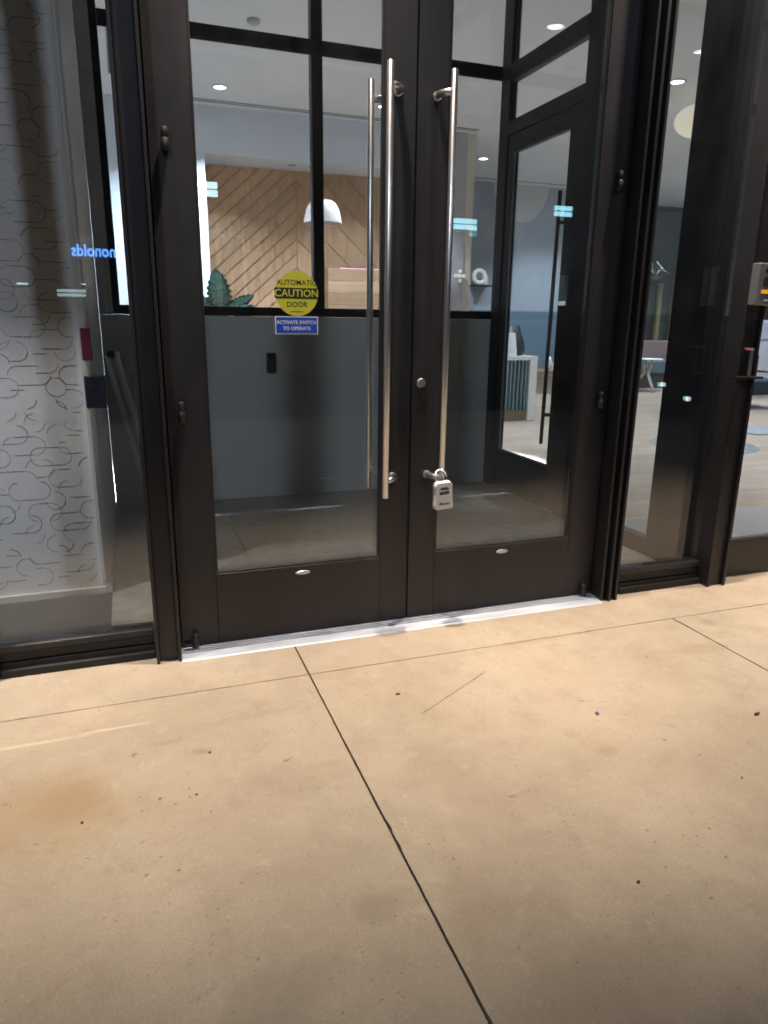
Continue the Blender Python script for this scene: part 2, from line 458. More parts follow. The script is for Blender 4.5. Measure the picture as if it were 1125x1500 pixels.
flake('dry_leaf', 0.517, -1.322, 0.012, 0.007, 0.003, 0.5, LEAFM, 'dark leaf crumb near the right edge of the pavement', 'leaf')
flake('dry_leaf', -0.908, -0.716, 0.013, 0.009, 0.003, 0.1, LEAFM, 'leaf crumb between the brown stain and the front joint', 'leaf')
flake('dry_leaf', -1.25, -0.923, 0.011, 0.009, 0.003, 0.9, LEAFM, 'dark leaf crumb lying in the middle of the brown stain', 'leaf')
flake('dry_leaf', -0.963, -0.903, 0.010, 0.006, 0.003, -0.5, LEAFM, 'dark leaf crumb just right of the brown stain', 'leaf')
tag(MB().tube([(-0.217, -0.713, 0.002), (-0.10, -0.645, 0.003), (0.02, -0.575, 0.002), (0.108, -0.523, 0.003)], 0.0006, 6).build('twig', mat('dry_grass', (0.25, 0.185, 0.12), 0.8)), 'thin dry grass stalk lying on the pavement before the doors', 'twig')

# ================================================================== SHOPFRONT FRAME
fr = thing('storefront_frame', 'fixed dark bronze shopfront frame with sidelights around the double doors', 'storefront', (-1.0, 0, 0))
TOPZ = 3.0
def bx(name, m, par, *a, bev=0.002, label=None): return MB().box(*a, bev).build(name, m, par, label)
# mullions: U-shaped sections with two proud fins
def mullion(x0, x1, fin0, fin1, yf=-0.085):
    mb = MB()
    mb.box(x0+0.012, x1-0.012, yf+0.022, 0.075, 0.0, TOPZ, 0.002)
    mb.box(x0, x0+0.0115, yf+(0.0 if fin0 else 0.03), 0.03, 0.0, TOPZ, 0.0015)
    mb.box(x1-0.0115, x1, yf+(0.0 if fin1 else 0.03), 0.03, 0.0, TOPZ, 0.0015)
    return mb.build('mullion', BRONZE, fr)
mullion(-1.66, -1.565, 1, 0, -0.075)
mullion(-1.032, -0.942, 1, 1)
MB().box(0.942, 0.954, -0.075, 0.03, 0.0, TOPZ, 0.0015).box(0.956, 0.976, -0.045, 0.075, 0.0, TOPZ, 0.002).box(0.978, 0.992, -0.085, 0.03, 0.0, TOPZ, 0.0015).box(0.994, 1.016, -0.052, 0.075, 0.0, TOPZ, 0.002).box(1.018, 1.031, -0.080, 0.03, 0.0, TOPZ, 0.0015).box(1.033, 1.080, -0.012, 0.075, 0.0, TOPZ, 0.002).build('mullion', BRONZE, fr)
MB().box(1.565, 1.580, -0.080, 0.030, 0.0, TOPZ, 0.0015).box(1.582, 1.655, -0.066, 0.075, 0.0, TOPZ, 0.002).box(1.657, 1.672, -0.085, 0.03, 0.0, TOPZ, 0.0015).box(1.674, 1.700, -0.035, 0.075, 0.0, TOPZ, 0.002).build('mullion', BRONZE, fr)
# bottom channels of the sidelights: dark recess, ledge and glazing bar
for x0, x1 in ((-1.563, -1.034), (1.082, 1.563)):
    MB().box(x0, x1, -0.012, 0.06, 0.0, 0.052, 0.002).box(x0, x1, -0.030, -0.0125, 0.0, 0.030, 0.002).build('sill_channel', GASKET, fr)
    MB().box(x0, x1, -0.004, 0.06, 0.0525, 0.088, 0.003).build('sill_ledge', GASKET, fr)
    MB().box(x0, x1, -0.016, 0.06, 0.0885, 0.118, 0.004).build('glazing_bar', BRONZE, fr)
    MB().box(x0+0.0005, x1-0.0005, 0.012, 0.036, 0.1185, 2.93).build('glass_pane', GLASS, fr)
for x0, x1 in ((-1.563, -1.034), (1.082, 1.563)): MB().box(x0, x1, -0.03, 0.07, 2.931, TOPZ).build('head_rail', BRONZE, fr)
for x0, x1 in ((-0.965, -0.926), (0.926, 0.965)): MB().box(x0, x1, 0.0765, 0.10, 0.0, 2.757).build('door_stop', GASKET, fr)
MB().box(-0.940, 0.940, -0.03, 0.07, 2.758, TOPZ, 0.002).build('door_head', BRONZE, fr)
MB().box(-8, 8, -0.06, 0.10, TOPZ+0.001, 3.60).build('facade_header', BRONZE, fr)
# solid outer walls either side of the glazing (outside the picture)
FAC = mat('dark_render', (0.06, 0.058, 0.055), 0.8, 0, 0.15, 6, 0.2, 120)
w = MB().box(-8, -3.1, -0.05, 0.10, 0, TOPZ).build('facade_wall', FAC); tag(w, 'dark rendered outer wall left of the shopfront', 'wall')
w = MB().box(2.82, 8, -0.05, 0.10, 0, TOPZ).build('facade_wall', FAC); tag(w, 'dark rendered outer wall right of the shopfront', 'wall')
MB().box(-3.098, -1.662, 0.012, 0.036, 0.12, 2.93).build('glass_pane', GLASS, fr)
MB().box(-3.098, -1.662, -0.03, 0.06, 0.0, 0.118).build('sill_channel', GASKET, fr)
MB().box(-3.098, -1.662, -0.03, 0.06, 2.932, TOPZ).build('head_rail', BRONZE, fr)

# canopy over the pavement with its downlights
can = thing('entrance_canopy', 'dark canopy soffit over the entrance pavement', 'canopy', (0, -1.2, CANOPY_Z))
MB().box(-5, 5, -2.3, -0.062, CANOPY_Z, CANOPY_Z+0.3).build('soffit', FAC, can)
MB().box(-8, 8, -0.06, 0.10, 3.601, 5.2).build('upper_wall', FAC, can)
LAMP_W = mat('warm_lamp_lens', (0.9, 0.8, 0.6), 0.4, emit=(1.0, 0.8, 0.55), estr=6.0)
for (x, y, w_, dg), lb_ in zip(CANOPY, ('above the wallpapered wall side', 'above the left door leaf', 'above the right door leaf', 'above the far right glass door')):
    t = thing('canopy_downlight', 'round warm canopy downlight '+lb_, 'downlight', (x, y, CANOPY_Z), 'downlights in the entrance canopy')
    MB().lathe((x, y, CANOPY_Z-0.012), [(0.050, 0.012), (0.075, 0.008), (0.078, 0.0), (0.055, -0.002), (0.050, 0.012)], 24).build('trim_ring', STEEL, t)
    MB().lathe((x, y, CANOPY_Z-0.003), [(0, 0), (0.049, 0)], 24).build('lens', LAMP_W, t)

# threshold
th = MB()
prof = [(-0.095, 0.0005), (-0.090, 0.004), (-0.052, 0.0125)]
yy = -0.052
for k in range(5):
    prof += [(yy+0.003, 0.0125), (yy+0.0035, 0.0020), (yy+0.0115, 0.0020), (yy+0.012, 0.0125)]; yy += 0.0165
prof += [(0.05, 0.0125), (0.05, 0.0005)]
th.prism(prof, 'x', -0.941, 0.941)
t = thing('door_threshold', 'ribbed silver aluminium threshold strip under the double doors', 'threshold', (0, -0.02, 0))
th.build('ribbed_plate', ALU, t)
for x in (-0.88, -0.45, 0.02, 0.45, 0.88): MB().cyl((x, -0.030, 0.0085), (x, -0.030, 0.0128), 0.004, 10).build('screw', STEEL, t)

# ================================================================== DOUBLE DOORS
YEL = mat('yellow_vinyl', (0.50, 0.50, 0.04), 0.45, 0, 0.03, 10)
BLK = mat('black_ink', (0.01, 0.01, 0.01), 0.5)
BLU = mat('blue_vinyl', (0.008, 0.06, 0.42), 0.45, 0, 0.04, 8)
WHT = mat('white_ink', (0.78, 0.79, 0.80), 0.5)
def pull(par, x, xf, y0, side, z0=0.577, z1=2.104, m=STEEL):
    # full-height bar pull: bar at x, feet at xf; side -1 outside, +1 inside
    h = MB().cyl((x, y0+side*0.082, z0), (x, y0+side*0.082, z1), 0.0122, 28, bev=0.0015).build('pull_handle', m, par)
    for z in (0.645, 2.037):
        mb = MB(); mb.cyl((xf, y0+side*0.0005, z), (xf, y0+side*0.005, z), 0.0165, 24)
        mb.tube([(xf, y0+side*0.004, z), (xf, y0+side*0.030, z), (xf+(x-xf)*0.35, y0+side*0.055, z), (x-(x-xf)*0.12, y0+side*0.080, z)], [0.0130, 0.0130, 0.0122, 0.0110], 16)
        mb.build('standoff', m, h)
    return h
def door_leaf(sg, label):
    d = thing('glass_door', label, 'door', (sg*0.47, 0.02, 0), 'double entrance doors')
    xs = lambda a, b: (min(sg*a, sg*b), max(sg*a, sg*b))
    H = 2.752
    x0, x1 = xs(0.792, 0.934); MB().box(x0, x1, 0, 0.045, 0.016, H, 0.002).build('hinge_stile', BRONZE, d)
    x0, x1 = xs(0.004, 0.124); MB().box(x0, x1, 0, 0.045, 0.016, H, 0.002).build('meeting_stile', BRONZE, d)
    x0, x1 = xs(0.1245, 0.7915); MB().box(x0, x1, 0.0005, 0.0445, 0.016, 0.302, 0.001).build('bottom_rail', BRONZE, d)
    MB().box(x0, x1, 0.0005, 0.0445, 2.62, H, 0.001).build('top_rail', BRONZE, d)
    MB().box(x0+0.0005, x1-0.0005, 0.012, 0.034, 0.3025, 2.6195).build('glass_pane', GLASS, d)
    bd = MB(); bd.box(x0+0.001, x1-0.001, 0.003, 0.0115, 0.3025, 0.312, 0.001)
    for q in (x0, x1): bd.box(min(q, q+(0.008 if q == x0 else -0.008)), max(q, q+(0.008 if q == x0 else -0.008)), 0.004, 0.0115, 0.3125, 2.619, 0.001)
    bd.build('glazing_bead', BRONZE, d)
    # rubber sweep and astragal
    x0, x1 = xs(0.006, 0.932); MB().box(x0, x1, 0.006, 0.030, 0.0135, 0.0158).build('door_sweep', GASKET, d)
    for z in (1.775, 0.895, 0.022):
        top = 0.062 if z > 0.1 else 0.045
        hg = MB(); xx = sg*0.883
        hg.cyl((xx, -0.020, z), (xx, -0.020, z+top*0.62), 0.0125, 18, bev=0.001)
        hg.cyl((xx, -0.020, z+top*0.66), (xx, -0.020, z+top*1.15), 0.0108, 18, bev=0.001)
        hg.box(xx-0.010, xx+0.010, -0.018, -0.0003, z, z+top*0.6, 0.001)
        if z < 0.1: hg.box(min(xx, xx+sg*0.04), max(xx, xx+sg*0.04), -0.024, -0.016, z+0.002, z+0.012)
        hg.build('hinge', BRONZE, d)
    mb = MB(); mb.lathe((0, 0, 0), [(0, 0.0022), (0.7, 0.0020), (1.0, 0.0004), (1.0, -0.0004)], 28)
    mb.transform(Matrix.Translation((sg*0.451, -0.0004, 0.2725)) @ Matrix.Rotation(PI/2, 4, 'X') @ Matrix.Diagonal((0.031, 0.0085, 1, 1)))
    mb.build('maker_plate', STEEL, d)
    bx_ = -0.133 if sg < 0 else 0.106
    pull(d, bx_, sg*0.076, 0.0, -1)
    pull(d, bx_, sg*0.076, 0.045, 1)
    return d
DL = door_leaf(-1, 'left glass door leaf with the yellow caution sticker and dark bronze frame')
DR = door_leaf(1, 'right glass door leaf with the key lockbox hanging from its bar handle')
MB().cyl((0.039, 0, 1.016), (0.039, -0.010, 1.016), 0.0185, 24, bev=0.002).cyl((0.039, -0.010, 1.016), (0.039, -0.0125, 1.016), 0.012, 18).build('lock_cylinder', STEEL, DR)
MB().box(-0.0032, 0.0032, 0.010, 0.040, 0.016, 2.752).build('astragal', GASKET, DR)
# caution sticker on the outer face of the glass
ys = 0.0118
st = MB(); st.prism([(-0.451+0.0785*math.cos(2*PI*k/48), 1.3435+0.0785*math.sin(2*PI*k/48)) for k in range(48)], 'y', ys-0.0006, ys-0.0001)
STK = st.build('caution_sticker', YEL, DL, 'round yellow AUTOMATIC CAUTION DOOR sticker')
MB().box(-0.533, -0.3715, ys-0.0009, ys-0.00065, 1.3265, 1.3640).build('black_band', BLK, STK)
lettering('AUTOMATIC', 'lettering', BLK, STK, 0.026, -0.451, ys-0.0007, 1.3815, depth=0.00015, sx=0.98)
lettering('CAUTION', 'lettering', YEL, STK, 0.036, -0.452, ys-0.0010, 1.3445, depth=0.00015, sx=1.0)
lettering('DOOR', 'lettering', BLK, STK, 0.026, -0.451, ys-0.0007, 1.3055, depth=0.00015, sx=1.0)
MB().box(-0.474, -0.428, ys-0.0008, ys-0.00062, 1.2798, 1.2822).build('small_print', BLK, STK)
ST2 = MB().box(-0.5335, -0.3735, ys-0.0006, ys-0.0001, 1.2010, 1.2640).build('notice_sticker', WHT, DL, 'blue rectangular notice sticker with white border')
MB().box(-0.5305, -0.3765, ys-0.0009, ys-0.00065, 1.2040, 1.2610).build('blue_field', BLU, ST2)
lettering('ACTIVATE SWITCH', 'lettering', WHT, ST2, 0.0175, -0.4535, ys-0.0010, 1.2425, depth=0.0001, sx=0.98)
lettering('TO OPERATE', 'lettering', WHT, ST2, 0.0175, -0.4535, ys-0.0010, 1.2210, depth=0.0001)

# lockbox hanging on the right bar
LBX, LBY = 0.098, -0.118
lb = thing('key_lockbox', 'white key lockbox padlocked to the right door bar handle', 'lockbox', (LBX, LBY, 0.53))
WPL = mat('white_plastic', (0.80, 0.79, 0.77), 0.35, 0, 0.03, 20)
body = [(-0.037, 0.0), (0.037, 0.0), (0.039, 0.012), (0.034, 0.06), (0.036, 0.098), (0.028, 0.112), (-0.028, 0.112), (-0.036, 0.098), (-0.034, 0.06), (-0.039, 0.012)]
rotm = Matrix.Translation((LBX, LBY, 0.53)) @ Matrix.Rotation(math.radians(-4), 4, 'Y') @ Matrix.Rotation(math.radians(4), 4, 'X')
def lbpart(name, m, mb, par, bev=0):
    if bev: bmesh.ops.bevel(mb.bm, geom=mb.bm.edges[:], offset=bev, segments=2, affect='EDGES', profile=0.5)
    mb.transform(rotm); return mb.build(name, m, par)
BD = lbpart('case', WPL, MB().prism(body, 'y', -0.022, 0.006), lb, 0.003)
lbpart('back_case', mat('grey_zinc', (0.35, 0.33, 0.31), 0.4, 0.6), MB().prism([(x*0.95, z*0.97-0.004) for x, z in body], 'y', 0.0065, 0.020), lb, 0.002)
lbpart('dial_window', mat('dark_dials', (0.05, 0.05, 0.045), 0.3), MB().prism([(-0.021, 0.062), (0.021, 0.062), (0.021, 0.083), (0.012, 0.092), (-0.012, 0.092), (-0.021, 0.083)], 'y', -0.0235, -0.0215), BD)
dm = MB()
for k in range(4): dm.cyl((-0.016+k*0.0107-0.004, -0.0225, 0.075), (-0.016+k*0.0107+0.004, -0.0225, 0.075), 0.006, 12)
lbpart('number_dials', mat('dial_grey', (0.10, 0.10, 0.10), 0.4), dm, BD)
lt = lettering('Master', 'lettering', mat('lock_print', (0.05, 0.05, 0.06), 0.5), None, 0.017, 0, -0.0226, 0.024, depth=0.0003, shear=0.25)
lt.data.transform(Matrix.Translation((0, 0, 0)) @ rotm); lt.data.transform(Matrix.Translation(-Vector(lb.location))); lt.parent = BD
sh = [(-0.022, 0.008, 0.105)]
for k in range(9):
    a = PI-PI*k/8; sh.append((0.022*math.cos(a), 0.008+0.024*math.sin(a)*0.9, 0.128+0.022*math.sin(a)))
sh.append((0.022, 0.008, 0.105))
lbpart('shackle', STEEL, MB().tube(sh, 0.0042, 12), lb)

# ---------------- third door at the far right, intercom, release
D3 = thing('side_glass_door', 'dark framed glass door at the far right edge of the shopfront', 'door', (1.75, 0.02, 0))
MB().box(1.7015, 1.756, 0, 0.045, 0.016, 2.75, 0.002).build('lock_stile', BRONZE_IN, D3)
MB().box(1.7565, 2.72, 0.0005, 0.0445, 0.016, 0.186, 0.001).build('bottom_rail', BRONZE, D3)
MB().box(1.7565, 2.72, 0.001, 0.0445, 0.1865, 0.200, 0.001).build('glazing_bead', BRONZE, D3)
MB().box(2.7205, 2.815, 0, 0.045, 0.016, 2.75, 0.002).build('hinge_stile', BRONZE, D3)
MB().box(1.7565, 2.72, 0.0005, 0.0445, 2.60, 2.75).build('top_rail', BRONZE, D3)
MB().box(1.757, 2.7195, 0.012, 0.034, 0.2005, 2.5995).build('glass_pane', GLASS, D3)
MB().box(1.701, 2.815, -0.03, 0.07, 2.752, TOPZ).build('door_head', BRONZE, fr)
IC = thing('intercom_panel', 'grey metal intercom panel with camera eye and orange label by the right door', 'intercom', (1.66, -0.09, 1.43))
ICY = -0.088
ICM = mat('satin_grey_metal', (0.34, 0.34, 0.35), 0.38, 0.7, 0.05, 6, stretch=(8, 1, 0.4))
MB().box(1.560, 1.720, ICY-0.042, ICY+0.001, 1.340, 1.515, 0.004, 2).build('case', ICM, IC)
MB().cyl((1.606, ICY-0.042, 1.486), (1.606, ICY-0.046, 1.486), 0.013, 20).build('camera_eye', BLK, IC)
for k in range(5):
    MB().box(1.590, 1.690, ICY-0.0435, ICY-0.0421, 1.420+k*0.0075, 1.423+k*0.0075).build('speaker_slot', BLK, IC)
MB().box(1.586, 1.690, ICY-0.0438, ICY-0.0421, 1.388, 1.404).build('orange_label', mat('orange_label', (0.75, 0.36, 0.02), 0.5, emit=(1.0, 0.45, 0.03), estr=0.35), IC)
MB().box(1.608, 1.680, ICY-0.0436, ICY-0.0421, 1.358, 1.362).build('print_line', WHT, IC)
RL = thing('door_release', 'small dark angled handle bracket below the intercom', 'door handle', (1.60, -0.09, 1.08))
MB().box(1.578, 1.592, -0.135, -0.121, 1.030, 1.150, 0.002).box(1.540, 1.592, -0.133, -0.123, 1.1505, 1.156, 0.001).build('grip', mat('dull_steel', (0.30, 0.30, 0.31), 0.35, 0.9), RL)
MB().box(1.530, 1.672, -0.130, -0.0855, 1.018, 1.0285, 0.002).build('arm', BRONZE_IN, RL)
MB().box(1.545, 1.5775, -0.134, -0.130, 1.1485, 1.1503).build('red_indicator', mat('red_led', (0.6, 0.05, 0.06), 0.4, emit=(1.0, 0.08, 0.12), estr=1.5), RL)

# ================================================================== VESTIBULE
MB().box(-1.20, 1.60, 0.051, 2.40, -0.10, -0.001).build('vestibule_floor', VFLOOR, None, kind='structure')
hw = thing('half_wall', 'grey half wall across the back of the vestibule below the windows', 'wall', (0.2, 2.4, 0))
MB().box(-1.198, 1.655, 2.40, 2.52, 0.0, 1.272).build('wall', WALLGREY, hw)
MB().box(-1.198, 1.57, 2.386, 2.3995, 0.0, 0.112, 0.004).build('baseboard', WALLGREY, hw)
MB().box(-1.198, -1.116, 2.40, 2.52, 1.273, 3.597).build('end_wall', WALLGREY, hw)
bw = thing('window_frame', 'black steel window frame on top of the grey half wall', 'window', (0.2, 2.44, 1.272))
for nm, a in (('bottom_rail', (-1.115, 1.66, 2.41, 2.49, 1.274, 1.334)), ('transom', (-1.07, 1.655, 2.42, 2.48, 2.925, 3.0)), ('mullion', (0.218, 0.292, 2.41, 2.49, 1.3345, 2.9245)),
              ('mullion', (0.218, 0.292, 2.41, 2.49, 3.0005, 3.55)), ('jamb', (-1.115, -1.0705, 2.41, 2.49, 1.3345, 3.55)), ('jamb', (1.645, 1.66, 2.41, 2.49, 1.3345, 3.55)), ('head', (-1.115, 1.66, 2.41, 2.49, 3.551, 3.597))):
    MB().box(*a, 0.002).build(nm, BRONZE_IN, bw)
bd = MB(); bd.box(-1.07, 0.2175, 2.405, 2.414, 2.906, 2.918).box(0.2925, 1.6445, 2.405, 2.414, 2.906, 2.918); bd.build('glazing_bead', BRONZE_IN, bw)
for x0, x1 in ((-1.07, 0.2175), (0.2925, 1.6445)):
    for z0, z1 in ((1.3345, 2.9245), (3.0005, 3.5505)): MB().box(x0+0.0005, x1-0.0005, 2.444, 2.456, z0, z1).build('glass_pane', GLASS_IN, bw)
# card reader box on the half wall
cr_ = thing('card_reader', 'small black card reader box on the grey half wall', 'card reader', (-0.104, 2.385, 0.96))
MB().box(-0.138, -0.072, 2.372, 2.3995, 0.893, 1.030, 0.006, 2).build('case', BLK, cr_)
MB().box(-0.128, -0.082, 2.3705, 2.3722, 0.99, 1.02, 0.0005).build('face_plate', mat('gloss_black', (0.015, 0.015, 0.017), 0.15), cr_)

# wallpapered wall behind the left sidelight
wp = thing('wallpapered_wall', 'pale wall papered with thin scallop lines behind the left sidelight', 'wall', (-2.0, 0.8, 0))
MB().box(-4.2, -1.240, 0.742, 0.90, 0.0, 3.597).build('wall', PAPER, wp)
MB().box(-1.2395, -1.200, 0.738, 2.40, 0.0, 3.597, 0.001).build('return_wall', WALLGREY, wp)
MB().cyl((-1.213, 0.735, 0.06), (-1.213, 0.735, 3.59), 0.0125, 14).box(-1.2385, -1.2255, 0.7335, 0.7379, 0.06, 3.59).build('corner_trim', TRIMW, wp)
MB().box(-4.2, -1.226, 0.7275, 0.7415, 0.0, 0.036, 0.003).build('baseboard', TRIMW, wp)
# printed pattern: thin raised ribbons, joined (too many to pick apart)
def ribbon(mb, pts, wd, y):
    L = []
    for i, p in enumerate(pts):
        a = Vector(pts[max(i-1, 0)]); b_ = Vector(pts[min(i+1, len(pts)-1)])
        d = (b_-a).normalized(); nn = Vector((-d.y, d.x))*wd/2
        k = 1.0 if 0 < i < len(pts)-1 else 0.5
        L.append((mb.bm.verts.new((p[0]+nn.x*k, y, p[1]+nn.y*k)), mb.bm.verts.new((p[0]-nn.x*k, y, p[1]-nn.y*k))))
    for i in range(len(L)-1): mb.bm.faces.new((L[i][0], L[i][1], L[i+1][1], L[i+1][0]))
dark, faint = MB(), MB()
rg = random.Random(4)
row = 0; z = 0.06
XR = -1.245
def clipx(pts): return [p for p in pts if p[0] < XR]
while z < 3.5:
    x = -3.4+(0.0, 0.10, 0.05, 0.15)[row % 4]
    while x < XR:
        L_, r_ = ((0.085, 0.040), (0.0, 0.040), (0.055, 0.040), (0.085, 0.040), (0.03, 0.040))[(row*3+int(x*10)) % 5]
        for sg in (-1, 1):
            if L_ > 0 and rg.random() < 0.72:
                p = clipx([(x-L_/2+L_*k/5, z+sg*r_) for k in range(6)])
                if len(p) > 1: ribbon(dark, p, 0.0036, 0.7412)
            for h in (-1, 1):
                if rg.random() < 0.66:
                    p = clipx([(x+sg*(L_/2+r_*math.sin(PI/2*k/7)), z+h*r_*math.cos(PI/2*k/7)) for k in range(8)])
                    if len(p) > 4: ribbon(dark if rg.random() < 0.35 else faint, p, 0.0036, 0.7410)
        x += 0.20
    z += 0.050; row += 1
dark.build('wallpaper_line', INK, wp, kind='stuff')
faint.build('wallpaper_line', INK2, wp, kind='stuff')
tag(MB().box(-1.232, -1.192, 0.712, 0.765, 1.074, 1.208, 0.004).build('alarm_box', mat('dark_red_plastic', (0.13, 0.008, 0.028), 0.4)), 'dark red alarm box on the corner of the wallpapered wall', 'alarm box')
tag(MB().box(-1.235, -1.150, 0.722, 0.790, 0.867, 1.006, 0.004).build('wall_reader', mat('navy_black_plastic', (0.010, 0.012, 0.022), 0.35)), 'black reader box below the red one on the wallpapered corner', 'card reader')
# folded stand leaning in the corner of the vestibule
ls = thing('leaning_stand', 'pale grey folded two-pole stand leaning at the left end of the half wall', 'stand', (-1.0, 2.2, 0))
PALE = mat('pale_grey_metal', (0.70, 0.72, 0.72), 0.45, 0.3, 0.08, 8)
for dx in (0.0, 0.058):
    MB().cyl((-1.172+dx, 2.10, 1.02), (-0.975+dx, 2.22, 0.02), 0.020, 16, bev=0.002).build('pole', PALE, ls)
MB().box(-1.165, -1.125, 2.085, 2.12, 1.012, 1.055, 0.004).build('black_cap', BLK, ls)
MB().box(-1.122, -1.092, 2.085, 2.12, 1.012, 1.050, 0.006).build('steel_cap', STEEL, ls)

# side partition of the vestibule (x = 1.6)
sp = thing('inner_partition', 'black framed glass partition along the right side of the vestibule', 'partition', (1.63, 1.2, 0))
X0, X1 = 1.60, 1.66
def pb(nm, y0, y1, z0, z1, m=BRONZE_IN, a=X0, b=X1): return MB().box(a, b, y0, y1, z0, z1, 0.002).build(nm, m, sp)
pb('end_pier', 0.08, 0.434, 0, 3.597, PIER)
pb('post', 1.165, 1.365, 0, 3.597)
pb('corner_post', 2.275, 2.398, 0, 3.597)
pb('sill', 0.4345, 1.1645, 0, 0.095)
pb('head', 0.4345, 1.1645, 3.50, 3.597)
MB().box(1.625, 1.637, 0.435, 1.164, 0.0955, 3.4995).build('glass_pane', GLASS_IN, sp)
pb('door_head', 1.3655, 2.2745, 2.525, 2.615)
pb('transom', 1.3655, 2.2745, 2.868, 2.975)
pb('head', 1.3655, 2.2745, 3.50, 3.597)
MB().box(1.625, 1.637, 1.366, 2.274, 2.6155, 2.8675).build('glass_pane', GLASS_IN, sp)
MB().box(1.625, 1.637, 1.366, 2.274, 2.9755, 3.4995).build('glass_pane', GLASS_IN, sp)
idr = thing('inner_door', 'black framed inner glass door with a long dark bar handle', 'door', (1.63, 1.8, 0))
def ib(nm, y0, y1, z0, z1, m=BRONZE_IN): return MB().box(1.6085, 1.6515, y0, y1, z0, z1, 0.002).build(nm, m, idr)
ib('lock_stile', 1.369, 1.500, 0.01, 2.522); ib('hinge_stile', 2.19, 2.272, 0.01, 2.522)
ib('bottom_rail', 1.5005, 2.1895, 0.01, 0.30); ib('top_rail', 1.5005, 2.1895, 2.405, 2.522)
MB().box(1.624, 1.636, 1.501, 2.189, 0.3005, 2.4045).build('glass_pane', GLASS_IN, idr)
MB().box(1.612, 1.6235, 1.501, 2.189, 0.3005, 0.312, 0.001).box(1.612, 1.6235, 2.178, 2.1885, 0.3125, 2.404, 0.001).build('glazing_bead', mat('satin_bead', (0.25, 0.25, 0.26), 0.35, 0.6), idr)
DKS = mat('dark_steel_bar', (0.085, 0.08, 0.08), 0.4, 0.6)
ph = MB().cyl((1.540, 1.475, 0.465), (1.540, 1.455, 2.04), 0.0125, 20).build('pull_handle', DKS, idr)
for zz in (0.66, 1.86): MB().cyl((1.540, 1.470, zz), (1.6085, 1.450, zz), 0.012, 14).build('standoff', DKS, ph)
bxp = thing('exit_button', 'small pale push plate on the post beside the inner glass door', 'switch', (1.59, 1.40, 1.42))
MB().box(1.592, 1.608, 1.375, 1.470, 1.358, 1.545, 0.003).build('plate', mat('dark_plate', (0.06, 0.075, 0.07), 0.3), bxp)
MB().box(1.585, 1.5915, 1.385, 1.460, 1.362, 1.388, 0.002).build('push_button', mat('pale_button', (0.7, 0.74, 0.78), 0.4, emit=(0.8, 0.9, 1.0), estr=0.35), bxp)

# ================================================================== LOBBY
CZ = 3.6
FLW = wood('pale_oak_floor', ((0.32, 0.245, 0.185), (0.40, 0.31, 0.24), (0.46, 0.36, 0.285)), ((0.6, 6, 1), (0, 0, 0)), 0.42)
n_, l_ = FLW.node_tree.nodes, FLW.node_tree.links
brk = n_.new('ShaderNodeTexBrick'); tcb = n_.new('ShaderNodeTexCoord')
brk.inputs['Scale'].default_value = 1.0; brk.inputs['Brick Width'].default_value = 1.4; brk.inputs['Row Height'].default_value = 0.19
brk.inputs['Mortar Size'].default_value = 0.004; brk.inputs['Color1'].default_value = (0.80, 0.80, 0.80, 1); brk.inputs['Color2'].default_value = (1, 1, 1, 1); brk.inputs['Mortar'].default_value = (0.35, 0.33, 0.3, 1)
mxf = n_.new('ShaderNodeMix'); mxf.data_type = 'RGBA'; mxf.blend_type = 'MULTIPLY'; mxf.inputs[0].default_value = 1.0
l_.new(tcb.outputs['Object'], brk.inputs['Vector'])
pr = n_['Principled BSDF']; src_ = pr.inputs['Base Color'].links[0].from_socket
l_.new(src_, mxf.inputs[6]); l_.new(brk.outputs['Color'], mxf.inputs[7]); l_.new(mxf.outputs[2], pr.inputs['Base Color'])
MB().box(-4.2, 13, 2.521, 12.2, -0.12, -0.001).box(1.6005, 13, 0.051, 2.5205, -0.12, -0.001).build('lobby_floor', FLW, None, kind='structure')
cl = MB().box(-4.2, 13, 0.101, 12.2, CZ, CZ+0.12).build('lobby_ceiling', CEIL, None, kind='structure')
# linear slots in the ceiling: twin dark grooves
DKG = mat('slot_black', (0.02, 0.02, 0.022), 0.6)
sl = thing('slot_diffuser', 'twin dark linear slot diffuser along the ceiling before the soffit', 'ceiling vent', (1.5, 6.3, CZ))
for y in (6.275, 6.345): MB().box(-0.20, 3.35, y-0.006, y+0.006, CZ-0.006, CZ-0.0005).build('slot', DKG, sl)
sl2 = thing('slot_diffuser', 'single dark slot diffuser on the ceiling above the mural wall', 'ceiling vent', (6, 9.0, CZ))
MB().box(3.9, 8.2, 9.02, 9.045, CZ-0.006, CZ-0.0005).build('slot', DKG, sl2)
sl3 = thing('slot_diffuser', 'short dark slot diffuser running into the lobby above the left sidelight', 'ceiling vent', (-0.99, 5.2, CZ))
MB().box(-1.015, -0.975, 4.2, 5.75, CZ-0.006, CZ-0.0005).build('slot', DKG, sl3)
